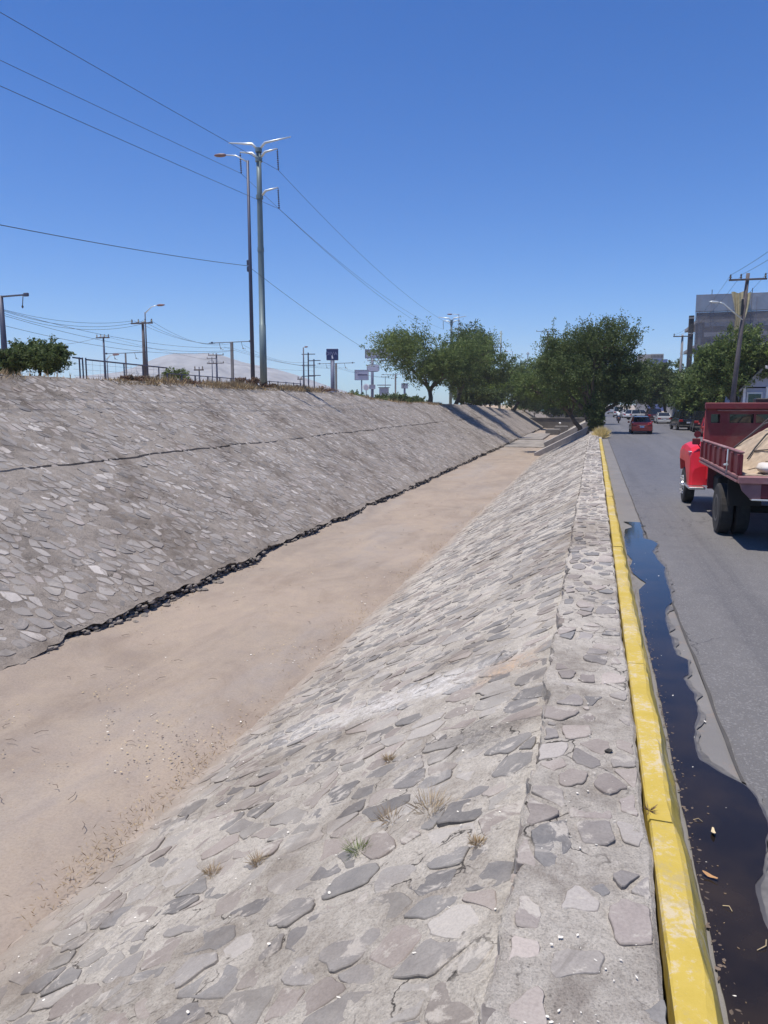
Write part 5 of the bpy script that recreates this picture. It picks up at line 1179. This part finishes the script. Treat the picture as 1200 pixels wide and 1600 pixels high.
# ================================================================== vehicles
def paint(name, col, rough=.28): return simple(name, col, rough, var=.06, scale=2, spec=.5, coat=.6)
def wheel(parent, x, y, r, wd, side, mat_t=None, mat_r=None):
    m = MB(); m.lathe_x([(-wd/2, r*.62), (-wd/2, r*.92), (-wd*.38, r), (wd*.38, r), (wd/2, r*.92), (wd/2, r*.62)], (0, 0, 0), 24); t = m.build('wheel', mat_t or M_tyre, parent, smooth=False); t.location = (x, y, r)
    s = side; m = MB(); m.lathe_x([(s*wd*.2, r*.6), (s*wd*.46, r*.6), (s*wd*.52, r*.52), (s*wd*.44, r*.2), (s*wd*.5, r*.05)], (0, 0, 0), 18); m.build('rim', mat_r or M_rim, t)
    return t
def car(loc, rz, label, col, L=4.4, W=1.75, H=1.45, kind='sedan', lights=True, group='cars along the street', cat='car', plate=True, name='parked_car', dark=False):
    """front points to +y of the car, origin on the ground at its centre"""
    root = empty(name, loc, label, cat, group, rz); P = paint('paint_%d_%d_%d' % tuple(int(c*100) for c in col), col)
    hw = W/2; r = .32 if H < 1.6 else .37; gc = .20 if H < 1.6 else .30; zb = gc+ (H-gc)*.52
    # lower body lofted along its length
    kr = 1.15 if kind == 'sedan' else 1.
    st = [(-L/2, .86, gc+.14, zb*.80*kr), (-L/2+.06, .93, gc+.04, zb*.96*kr), (-L/2+.35, .98, gc, zb*1.0*kr), (-L*.18, 1, gc, zb), (L*.12, 1, gc, zb), (L*.26, .99, gc, zb*.97), (L/2-.35, .95, gc, zb*.86), (L/2-.06, .88, gc+.05, zb*.74), (L/2, .78, gc+.14, zb*.6)]
    rings = []
    for y, f, z0, z1 in st:
        h = hw*f; rings.append([(-h*.90, y, z0), (-h, y, z0+.14), (-h, y, z0+(z1-z0)*.62), (-h*.95, y, z1-.03), (-h*.84, y, z1), (h*.84, y, z1), (h*.95, y, z1-.03), (h, y, z0+(z1-z0)*.62), (h, y, z0+.14), (h*.90, y, z0)])
    m = MB(); m.loft(rings); body = m.build('body', P, root, smooth=False)
    if kind == 'sedan': g = [(-L*.36, .80, zb-.02), (-L*.22, .70, H-.08), (-L*.05, .70, H-.03), (L*.07, .69, H-.07), (L*.24, .80, zb-.03)]
    elif kind == 'suv': g = [(-L/2+.10, .84, zb-.02), (-L/2+.28, .76, H-.06), (-L*.1, .76, H-.03), (L*.10, .74, H-.07), (L*.24, .84, zb-.03)]
    else: g = [(-L/2+.05, .92, zb-.02), (-L/2+.10, .88, H-.06), (-L*.1, .88, H-.03), (L*.26, .85, H-.1), (L*.36, .90, zb-.03)]
    m = MB(); rings = []
    for y, f, z in g:
        top = z; bot = zb-.05; h = hw*f; hb = hw*.90
        k = (z-bot)/(H-bot); hb2 = hw*.90; h2 = hb2+(h-hb2)*k
        rings.append([(-hb2, y, bot), (-h2, y, top-.03*(k > .5)), (-h2*.9, y, top), (h2*.9, y, top), (h2, y, top-.03*(k > .5)), (hb2, y, bot)])
    m.loft(rings); m.build('windows', M_glass, root)
    # roof skin and pillars
    m = MB(); rr = []
    for y, f, z in g[1:4]: h = hw*f; rr.append([(-h*1.0, y, z-.05), (-h*.88, y, z+.012), (h*.88, y, z+.012), (h*1.0, y, z-.05)])
    m.loft(rr); m.build('roof', P, root)
    m = MB()
    for s in (-1, 1):
        for (a, b) in ((0, 1), (3, 4)):
            ya, fa, za = g[a]; yb2, fb, zb2 = g[b]
            m.tube([(s*hw*(.905 if za < zb else fa), ya, za), (s*hw*(.905 if zb2 < zb else fb), yb2, zb2-.03)], .045, 6)
        ym = g[2][0]; m.tube([(s*hw*.905, ym+.05, zb-.03), (s*hw*g[2][1], ym, g[2][2]-.04)], .03, 5)
    m.build('pillar', P, root)
    for s in (-1, 1):
        for y in (-L*.31, L*.32):
            wheel(root, s*(hw-.11), y, r, .22, s)
            a = MB(); n = 14
            a.loft([[(s*(hw+.004), y+rad*math.cos(t), max(gc, r+rad*math.sin(t))), (s*(hw-.05), y+rad*math.cos(t), max(gc, r+rad*math.sin(t)))] for rad, t in [(r+.05, q) for q in np.linspace(-.2, math.pi+.2, n)]], False); a.build('wheel_arch', M_black, root)
        m = MB(); m.box(s*hw*.72-.19*1, s*hw*.72+.19, -L/2-.008, -L/2+.16, zb*.70, zb*.90, .03); m.build('tail_light', M_tail, root)
        m = MB(); m.box(s*hw*.66-.2, s*hw*.66+.2, L/2-.22, L/2-.02, zb*.58, zb*.72, .04); m.build('headlight', M_glass, root)
        m = MB(); m.box(min(s*hw, s*(hw+.17)), max(s*hw, s*(hw+.17)), L*.16, L*.16+.12, zb-.02, zb+.13, .03); m.build('mirror', P, root)
        m = MB(); m.box(s*(hw+.002)-.008, s*(hw+.002)+.008, -.35, -.2, zb*.86, zb*.90); m.build('door_handle', M_chrome if not dark else M_black, root)
    m = MB(); m.box(-hw*.9, hw*.9, -L/2-.05, -L/2+.1, gc+.02, gc+.2, .04); m.build('bumper', M_black if kind != 'sedan' else P, root)
    m = MB(); m.box(-hw*.8, hw*.8, -L/2-.02, -L/2+.1, gc-.04, gc+.06, .02); m.build('diffuser', M_black, root)
    if plate:
        m = MB(); m.box(-.17, .17, -L/2-.015, -L/2+.02, zb*.6, zb*.6+.13); m.build('number_plate', M_white2, root)
        m = MB(); m.box(-.26, .26, -L/2-.02, -L/2+.02, zb*.6+.17, zb*.6+.19); m.build('trim_strip', M_chrome, root)
    return root
c = car((3.85, 68.3, 0), 0, 'red sedan driving away along the street', (.80, .05, .02), 4.4, 1.72, 1.44, name='red_car')
p = onz(1032, 662, 0); car((8.45, 103, 0), .03, 'silver sedan parked at the right pavement behind the red sedan', (.42, .43, .44), 4.4, 1.8, 1.43)
car((8.3, 78.0, .0), .10, 'black boxy off-roader parked near the pavement left of the truck', (.012, .013, .016), 4.3, 1.85, 1.85, 'suv', dark=True)
car((9.35, 72.8, 0), -.05, 'another black off-roader partly behind the red truck', (.012, .012, .014), 4.2, 1.85, 1.85, 'suv', dark=True)
car((8.7, 62.5, 0), -.1, 'small red car mostly hidden behind the red truck', (.30, .02, .025), 3.9, 1.65, 1.45, 'suv')
car((8.0, 114, 0), .04, 'dark maroon pickup parked beyond the silver sedan', (.05, .012, .018), 5.0, 1.95, 1.85, 'suv', dark=True)
car((6.9, 128, 0), -.95, 'white crossover pulling out across the street', (.62, .63, .64), 4.4, 1.8, 1.6, 'suv')
car((5.6, 146, 0), .1, 'white car behind the motorcyclist', (.60, .61, .63), 4.2, 1.75, 1.5)
car((4.4, 152, 0), 0, 'small white van behind the motorcyclist', (.62, .62, .63), 4.6, 1.8, 2.0, 'van')
car((4.2, 200, 0), 0, 'distant grey van in the middle of the street', (.40, .41, .43), 4.8, 1.9, 2.1, 'van')
car((1.8, 225, 0), 0, 'distant dark blue car at the left of the street end', (.03, .04, .10), 4.4, 1.8, 1.5)
p = onz(778, 641, 1.0)
car((-21, 132, 2.0), 0, 'white car seen in the gap under the far bank trees', (.62, .62, .63), 4.6, 1.8, 1.7, 'suv')

# motorcyclist
root = empty('motorcycle', (3.1, 104, 0), 'dark motorcycle ridden away behind the red sedan', 'motorcycle')
for y in (-.62, .66):
    m = MB(); m.lathe_x([(-.06, .2), (-.06, .27), (0, .30), (.06, .27), (.06, .2)], (0, 0, 0), 20); t = m.build('wheel', M_tyre, root); t.location = (0, y, .3)
m = MB(); m.box(-.14, .14, -.75, .2, .62, .78, .05); m.build('seat', M_black, root)
m = MB(); m.box(-.15, .15, .1, .55, .6, .9, .07); m.build('fuel_tank', paint('bike_paint', (.03, .03, .05)), root)
m = MB(); m.box(-.16, .16, -.3, .35, .25, .58, .05); m.build('engine', M_pole, root)
m = MB(); m.tube([(-.36, .5, 1.02), (0, .62, .98), (.36, .5, 1.02)], .02, 6); m.tube([(0, .62, .98), (0, .66, .3)], .03, 6); m.build('handlebar', M_black, root)
m = MB(); m.box(-.08, .08, -.82, -.76, .6, .7, .02); m.build('tail_light', M_tail, root)
def skin(name, J, E, Rr, mat, parent=None, sub=2):
    me = bpy.data.meshes.new(name); me.from_pydata(J, E, []); o = bpy.data.objects.new(name, me); link(o)
    sk = o.modifiers.new('s', 'SKIN'); ss = o.modifiers.new('d', 'SUBSURF'); ss.levels = ss.render_levels = sub
    for i, r in enumerate(Rr): me.skin_vertices[0].data[i].radius = r if isinstance(r, tuple) else (r, r)
    me.skin_vertices[0].data[0].use_root = True
    bpy.context.view_layer.update(); dg = bpy.context.evaluated_depsgraph_get(); m2 = bpy.data.meshes.new_from_object(o.evaluated_get(dg)); bpy.data.objects.remove(o)
    m2.materials.clear(); m2.materials.append(mat); m2.polygons.foreach_set('use_smooth', [True]*len(m2.polygons)); o = bpy.data.objects.new(name, m2); link(o)
    if parent: o.parent = parent
    return o
M_skin = simple('skin', (.35, .20, .13), .6); M_shirt = simple('white_shirt', (.70, .72, .74), .85); M_jeans = simple('dark_jeans', (.025, .035, .09), .9)
J = [(0, -.25, .88), (0, -.22, 1.08), (0, -.14, 1.34), (0, -.10, 1.45), (0, -.07, 1.53), (0, -.05, 1.64),
     (-.19, -.13, 1.38), (-.27, .10, 1.16), (-.30, .38, 1.06), (-.31, .46, 1.05), (.19, -.13, 1.38), (.27, .10, 1.16), (.30, .38, 1.06), (.31, .46, 1.05),
     (-.12, -.22, .84), (-.22, .20, .76), (-.19, .06, .34), (-.19, .20, .27), (.12, -.22, .84), (.22, .20, .76), (.19, .06, .34), (.19, .20, .27)]
E_ = [(0, 1), (1, 2), (2, 3), (3, 4), (4, 5), (2, 6), (6, 7), (7, 8), (8, 9), (2, 10), (10, 11), (11, 12), (12, 13), (0, 14), (14, 15), (15, 16), (16, 17), (0, 18), (18, 19), (19, 20), (20, 21)]
rad = [(.16, .12), (.15, .11), (.17, .11), .06, .06, .085, .06, .045, .035, .04, .06, .045, .035, .04, .09, .07, .045, .04, .09, .07, .045, .04]
per = skin('person', J, E_, rad, M_skin); per.location = (3.1, 104, 0); tag(per, 'rider in a white shirt, dark trousers and white helmet on the motorcycle', 'person')
def shell(name, idx, mat, grow, ed):
    mp = {k: i for i, k in enumerate(idx)}
    skin(name, [J[i] for i in idx], [(mp[a], mp[b]) for a, b in ed], [tuple(q+grow for q in (rad[i] if isinstance(rad[i], tuple) else (rad[i], rad[i]))) for i in idx], mat, per)
shell('shirt', [0, 1, 2, 6, 7, 10, 11], M_shirt, .022, [(0, 1), (1, 2), (2, 6), (6, 7), (2, 10), (10, 11)])
shell('trousers', [0, 14, 15, 16, 18, 19, 20], M_jeans, .02, [(0, 14), (14, 15), (15, 16), (0, 18), (18, 19), (19, 20)])
m = MB(); rings = []
for z, r in ((-.12, .08), (-.08, .125), (0, .145), (.08, .125), (.13, .07), (.145, .01)): rings.append([(r*.92*math.cos(t), r*1.05*math.sin(t), z) for t in np.linspace(0, 6.283, 14, endpoint=False)])
m.loft(rings); h = m.build('helmet', M_white, per, smooth=True); h.location = (0, -.04, 1.68)

# ================================================================== the red truck
M_red = simple('truck_red', (.62, .014, .03), .45, var=.14, scale=2.5, spec=.4, coat=.08, dirt=(.45, .02, .03))
M_maroon = simple('maroon_bed', (.14, .014, .022), .6, var=.22, scale=2.5, bst=.15, dirt=(.17, .075, .07))
M_maroon2 = simple('worn_maroon_steel', (.26, .12, .12), .6, var=.3, scale=4, bst=.2, dirt=(.34, .25, .24))
M_chas = simple('chassis_black', (.018, .017, .016), .8)
T = empty('flatbed_truck', (3.5, 16, 0), 'old red stake truck loaded with sand parked at the right of the street', 'truck')
def tb(name, mat, boxes, parent=T, bev=.012):
    m = MB()
    for b in boxes: m.box(b[0]-3.5, b[1]-3.5, b[2]-16, b[3]-16, b[4], b[5], bev)
    return m.build(name, mat, parent)
XL, XR, YB, YF = 2.36, 4.70, 13.45, 18.1
tb('bed_floor', M_maroon2, [(XL-.04, XR+.04, YB, YF, 1.14, 1.24)])
tb('bed_rail', M_maroon2, [(XL-.07, XL-.045, YB, YF, 1.13, 1.17), (XL-.07, XL-.045, YB, YF, 1.205, 1.245)], bev=.004)
# side panels with upright ribs
for s, x in ((-1, XL), (1, XR)):
    xx = (x-.02, x+.02)
    f = tb('side_panel', M_maroon, [(xx[0], xx[1], YB+.02, YF, 1.245, 1.60)])
    f['label'] = 'maroon ribbed drop side'
    o = x-.06 if s < 0 else x+.02
    for y in np.linspace(YB+.1, YF-.1, 8): tb('rib', M_maroon, [(o, o+.04, y-.06, y+.06, 1.25, 1.59)], f, .006)
    tb('top_rail', M_maroon2, [(x-.035, x+.035, YB+.02, YF, 1.602, 1.64)], f)
    m = MB(); m.tube([(o-3.5, YB+1.02-16, 1.62), (o-3.51, YB+.98-16, 1.42), (o-3.5, YB+1.05-16, 1.2)], .014, 5); m.tube([(o-3.52, YB+.9-16, 1.36), (o-3.53, YB+1.1-16, 1.34)], .022, 6); m.build('latch', M_galv, f)
# headboard with slots
hb = (18.12, 18.2)
cuts = [(2.49, 2.68), (2.87, 3.36), (3.40, 3.90), (3.94, 4.44)]
bx = [(XL+.02, XR-.02, hb[0], hb[1], 1.2, 2.0), (XL+.02, XR-.02, hb[0], hb[1], 2.19, 2.30)]
e = XL+.02
for a, b in cuts: bx.append((e, a, hb[0]+.002, hb[1]-.002, 2.0, 2.19)); e = b
bx.append((e, XR-.02, hb[0]+.002, hb[1]-.002, 2.0, 2.19))
tb('headboard', M_maroon, bx, bev=.003)
tb('headboard_beam', M_maroon, [(XL, XR, hb[0]-.09, hb[1], 2.30, 2.44)], bev=.015)
tb('headboard_lip', M_maroon2, [(XL+.25, XR-.05, hb[0]-.05, hb[0]-.001, 2.255, 2.285)], bev=.004)
# rear skirt, cross sill
tb('rear_sill', M_maroon2, [(XL-.05, XR+.05, YB-.10, YB-.003, 1.12, 1.235)], bev=.01)
m = MB(); y0 = YB-.02-16
m.prism_y([(XL-.02-3.5, 1.118), (XL+.30-3.5, 1.118), (XL+.30-3.5, .86), (XL+.16-3.5, .86), (XL+.02-3.5, 1.0)], y0-.04, y0+.02); m.prism_y([(XR+.02-3.5, 1.118), (XR-.30-3.5, 1.118), (XR-.30-3.5, .86), (XR-.16-3.5, .86)][::-1], y0-.04, y0+.02); m.build('rear_bracket', M_maroon2, T)
tb('rear_bumper', M_maroon, [(XL+.30, XR-.3, YB-.05, YB+.03, .88, 1.115)]); tb('bumper_edge', M_chrome, [(XL+.16, XR-.16, YB-.09, YB+.05, .845, .872)], bev=.006)
for x in (XL+.5, XR-.7): tb('tail_light', M_tail, [(x, x+.16, YB-.075, YB-.052, .95, 1.04)])
# chassis
tb('chassis_rail', M_chas, [(3.05, 3.15, 13.6, 21.6, .78, 1.0), (3.95, 4.05, 13.6, 21.6, .78, 1.0)]); tb('cross_member', M_chas, [(2.5, 4.6, y, y+.12, .98, 1.13) for y in (13.9, 14.9, 15.9, 16.9, 17.7)])
m = MB(); m.tube([(2.5-3.5, -.72, .47), (4.6-3.5, -.72, .47)], .07, 10); m.lathe_x([(-.25, .08), (-.15, .2), (.15, .2), (.25, .08)], (0, -.72, .47), 14); m.build('rear_axle', M_chas, T)
tb('fuel_tank', M_chas, [(2.5, 2.95, 16.7, 17.5, .55, .95)], bev=.06)
for a_, b_ in ((2.34, 2.9), (4.1, 4.66)): tb('mudflap', M_chas, [(a_, b_, 14.5, 14.53, .62, 1.1)], bev=.004)
for x, s in ((2.40, -1), (2.68, 1), (4.34, -1), (4.62, 1)):
    t = wheel(T, x-3.5, 15.28-16, .47, .24, s, M_shadetyre, simple('dirty_rim', (.10, .095, .09), .7))
for x, s in ((2.30, -1), (4.70, 1)):
    t = wheel(T, x-3.5, 19.95-16, .44, .24, s, M_tyre, M_white); 
    m = MB(); m.lathe_x([(s*.08, .11), (s*.15, .09), (s*.17, .04)], (0, 0, 0), 12)
    for k in range(8): a = k*math.pi/4; m.lathe_x([(s*.1, .02), (s*.17, .02)], (0, .2*math.cos(a), .2*math.sin(a)), 6)
    m.build('hub', M_rim, t)
# cab with bulging front wings
m = MB(); rings = []
for y, hw_, z0, z1 in ((18.32, .98, .75, 2.28), (18.4, 1.0, .72, 2.33), (19.3, 1.0, .72, 2.34), (19.55, .97, .72, 2.26)):
    rings.append([(-hw_, y-16, z0), (-hw_, y-16, 1.5), (-hw_*.98, y-16, z1-.08), (-hw_*.93, y-16, z1), (hw_*.93, y-16, z1), (hw_*.98, y-16, z1-.08), (hw_, y-16, 1.5), (hw_, y-16, z0)])
m.loft(rings); m.build('cab', M_red, T)
tb('rear_window_and_slot_shade', M_glass, [(2.85, 4.15, 18.29, 18.318, 1.85, 2.2), (2.50, 2.79, 18.30, 18.318, 1.93, 2.22)], bev=.004); tb('rear_window_frame', M_chrome, [(2.83, 4.17, 18.30, 18.316, 1.8, 1.84)], bev=.003)  # left pane is an added dark sheet, painting shade behind the headboard slot
for s in (-1, 1): tb('side_window', M_glass, [(3.5+s*.93-.03, 3.5+s*.93+.03, 18.6, 19.3, 1.6, 2.1)])
tb('windscreen', M_glass, [(2.75, 4.25, 19.5, 19.62, 1.6, 2.15)])
m = MB(); rings = []
for y, hw_, z1 in ((19.5, .8, 1.62), (20.2, .74, 1.58), (20.9, .62, 1.48), (21.05, .5, 1.35)):
    rings.append([(-hw_, y-16, .7), (-hw_, y-16, z1-.2), (-hw_*.7, y-16, z1), (hw_*.7, y-16, z1), (hw_, y-16, z1-.2), (hw_, y-16, .7)])
m.loft(rings); m.build('bonnet', M_red, T, smooth=False)
tb('front_bumper', M_chrome, [(2.4, 4.6, 21.1, 21.2, .55, .75)]); tb('grille', M_chrome, [(3.05, 3.95, 21.03, 21.08, .8, 1.3)])
for s in (-1, 1):
    m = MB(); rings = []; xo = s*1.36; xi = s*.66
    for y, zt, o in ((18.42, 1.00, .95), (18.5, 1.36, .99), (18.75, 1.46, 1.0), (19.4, 1.50, 1.0), (19.95, 1.50, 1.0), (20.5, 1.42, 1.0), (20.9, 1.2, .95), (21.0, .95, .85)):
        X_ = xo*o; zlow = .58 if y < 19.2 else (1.06 if y < 20.6 else .75)
        rings.append([(xi, y-16, zlow), (xi, y-16, zt), (X_-s*.16, y-16, zt), (X_-s*.04, y-16, zt-.06), (X_, y-16, zt-.17), (X_, y-16, zlow)])
    m.loft(rings); w_ = m.build('wing', M_red, T, smooth=False)
    m = MB(); m.box(min(s*1.05, s*1.40), max(s*1.05, s*1.40), 18.0-16, 19.1-16, .52, .57, .01); m.build('running_board', M_chrome, T)
    m = MB(); m.tube([(s*1.0, 18.7-16, 1.25), (s*1.22, 18.55-16, 1.55), (s*1.24, 18.5-16, 1.85)], .012, 5); m.build('mirror_arm', M_black, T)
    m = MB(); m.box(s*1.24-.085, s*1.24+.085, 18.47-16, 18.5-16, 1.50, 1.64, .02); a = m.build('mirror', M_maroon, T)
    m = MB(); m.lathe_z([(-.012, .075), (.012, .075)], (0, 0, 0), 14); a = m.build('round_mirror', M_maroon, T); a.location = (s*1.22, 18.5-16, 1.73); a.rotation_euler = (R(90), 0, 0)
    m = MB(); m.box(min(s*1.30, s*1.37), max(s*1.3, s*1.37), 18.55-16, 18.75-16, 1.31, 1.34, .01); m.build('chrome_badge', M_chrome, T)
for x in (3.14, 3.42, 3.9): m = MB(); m.lathe_z([(0, .05), (.05, .055), (.09, .03), (.1, .005)], (x-3.5, 18.9-16, 2.34), 10); m.build('roof_light', M_white, T, smooth=True)
tb('roof_box', M_black, [(3.5, 3.8, 18.8, 19.1, 2.34, 2.54)], bev=.02)
for y in (18.3,): tb('mud_guard', M_maroon, [(2.38, 2.9, 17.3, 17.34, .62, 1.12)])
# load of sand
xs = np.linspace(XL+.03, XR-.03, 44); ysv = np.linspace(YB+.06, YF-.02, 80); X, Yv = np.meshgrid(xs, ysv)
ed = np.minimum(1, (YF-Yv)*4+.35)
hgt = .93-.70*np.abs(X-3.72)**1.25-.105*np.abs(Yv-16.1)**1.9+.05*fbm(X*2.4, Yv*2.4, 151, 4)
Zs = 1.25+np.maximum(hgt, .015+.02*vnoise(X*9, Yv*9, 3))+.035*fbm(X*7, Yv*7, 153, 5)
near_l = np.clip((X-XL)/.4, 0, 1); Zs = np.where((X < XL+.1), np.minimum(Zs, 1.60), Zs)
V = np.stack([X-3.5, Yv-16, Zs], -1).reshape(-1, 3); nv = len(V); F = grid_faces(80, 44).tolist()
ring = list(range(44))+[44*r+43 for r in range(1, 80)]+[44*79+c for c in range(42, -1, -1)]+[44*r for r in range(78, 0, -1)]
V2 = [(V[i][0], V[i][1], 1.243) for i in ring]; n2 = len(ring)
F += [(ring[i], nv+i, nv+(i+1) % n2, ring[(i+1) % n2]) for i in range(n2)]
M_sand = simple('damp_sand', (.40, .315, .225), .95, var=.25, scale=7, bst=1., dirt=(.31, .235, .165))
o = mesh_obj('sand_heap', np.concatenate([V, np.array(V2)]), [tuple(f) for f in F], M_sand, smooth=True); o.location = (3.5, 16, 0); tag(o, 'heap of pale tan sand filling the truck bed', 'sand')
def sand_z(x, y):
    i = int(np.clip(np.searchsorted(xs, x), 0, 43)); j = int(np.clip(np.searchsorted(ysv, y), 0, 79)); return float(Zs[j, i])
def rod(pts, r, label, name, cat, mat=M_wood):
    P = [(x, y, sand_z(x, y)+dz) for x, y, dz in pts]; m = MB(); a = np.array(P[0]); m.tube([np.array(p)-a for p in P], r, 6); o = m.build(name, mat); o.location = a; return tag(o, label, cat)
rod([(2.80, 16.9, .02), (3.2, 16.2, .12), (3.7, 15.3, .20), (4.2, 14.6, .25)], .018, 'long wooden pole lying up the sand towards the headboard', 'wooden_pole', 'pole')
rod([(2.9, 17.3, .03), (3.4, 16.9, .16), (4.0, 16.2, .2)], .018, 'second wooden pole beside the long one at the top of the sand', 'wooden_pole', 'pole')
rod([(2.72, 15.0, .01), (2.9, 15.3, .04), (3.1, 15.5, .05), (3.5, 15.6, .03)], .016, 'curved dark hose lying across the front of the sand', 'hose', 'hose', M_black)
rod([(2.86, 15.2, .02), (3.05, 14.7, .03), (3.2, 14.5, .02), (3.6, 14.4, .02)], .014, 'bent dark branch lying on the sand below the hose', 'branch', 'branch', M_bark)
rod([(2.62, 14.4, .01), (2.9, 14.3, .02), (3.3, 14.1, .03)], .008, 'thin dark twig on the sand near the sack', 'twig', 'twig', M_bark)
for i in range(5):
    a = 2.2+i*.5; x0, y0 = 3.02, 14.25; rod([(x0, y0, .02), (x0+.17*math.cos(a), y0+.3*math.sin(a), .03)], .007, 'short dark root spreading over the sand', 'root', 'root', M_bark)['group'] = 'short roots on the sand'
m = MB(); rings = []
for t in np.linspace(-1, 1, 13):
    wv = (1-abs(t)**4)**.5*.98+.02; rings.append([(.34*t, .24*wv*math.cos(k)*(1+.05*math.sin(5*t)), .10*wv*math.sin(k)*(1+.12*math.sin(7*t+k))) for k in np.linspace(0, 6.283, 16, endpoint=False)])
m.loft(rings); o = m.build('sack', simple('white_sack', (.62, .58, .53), .8, var=.12, scale=5, bst=.5, dirt=(.42, .30, .26)), smooth=True); o.location = (2.96, 13.72, 1.36); tag(o, 'white dusty sack lying at the tail of the truck bed', 'sack')
# thin post standing behind the truck by the pavement
root = empty('thin_signpost', (5.05, 34, 0), 'thin grey post on a concrete foot standing beyond the red truck', 'post')
m = MB(); m.tube([(0, 0, 0), (0, 0, 2.0)], .02, 6); m.build('post', M_cpole, root); m = MB(); m.lathe_z([(0, .16), (.16, .14), (.2, .05)], (0, 0, 0), 10); m.build('foot', M_conc, root)

# ================================================================== air
mb = MB(); mb.box(-3300, 3300, -200, 3400, -4.5, 230)
hz = mb.build('haze', None) if False else None
me = bpy.data.meshes.new('haze'); me.from_pydata(mb.V, [], mb.F); hzo = bpy.data.objects.new('haze', me); link(hzo); hzo['kind'] = 'stuff'; hzo['label'] = 'thin pale summer haze'
hm = bpy.data.materials.new('haze'); hm.use_nodes = True; n = hm.node_tree; n.nodes.clear(); out = n.nodes.new('ShaderNodeOutputMaterial'); pv = n.nodes.new('ShaderNodeVolumePrincipled')
pv.inputs['Color'].default_value = (.84, .90, 1., 1); pv.inputs['Density'].default_value = .00022; pv.inputs['Anisotropy'].default_value = .1; n.links.new(pv.outputs[0], out.inputs['Volume']); me.materials.append(hm)
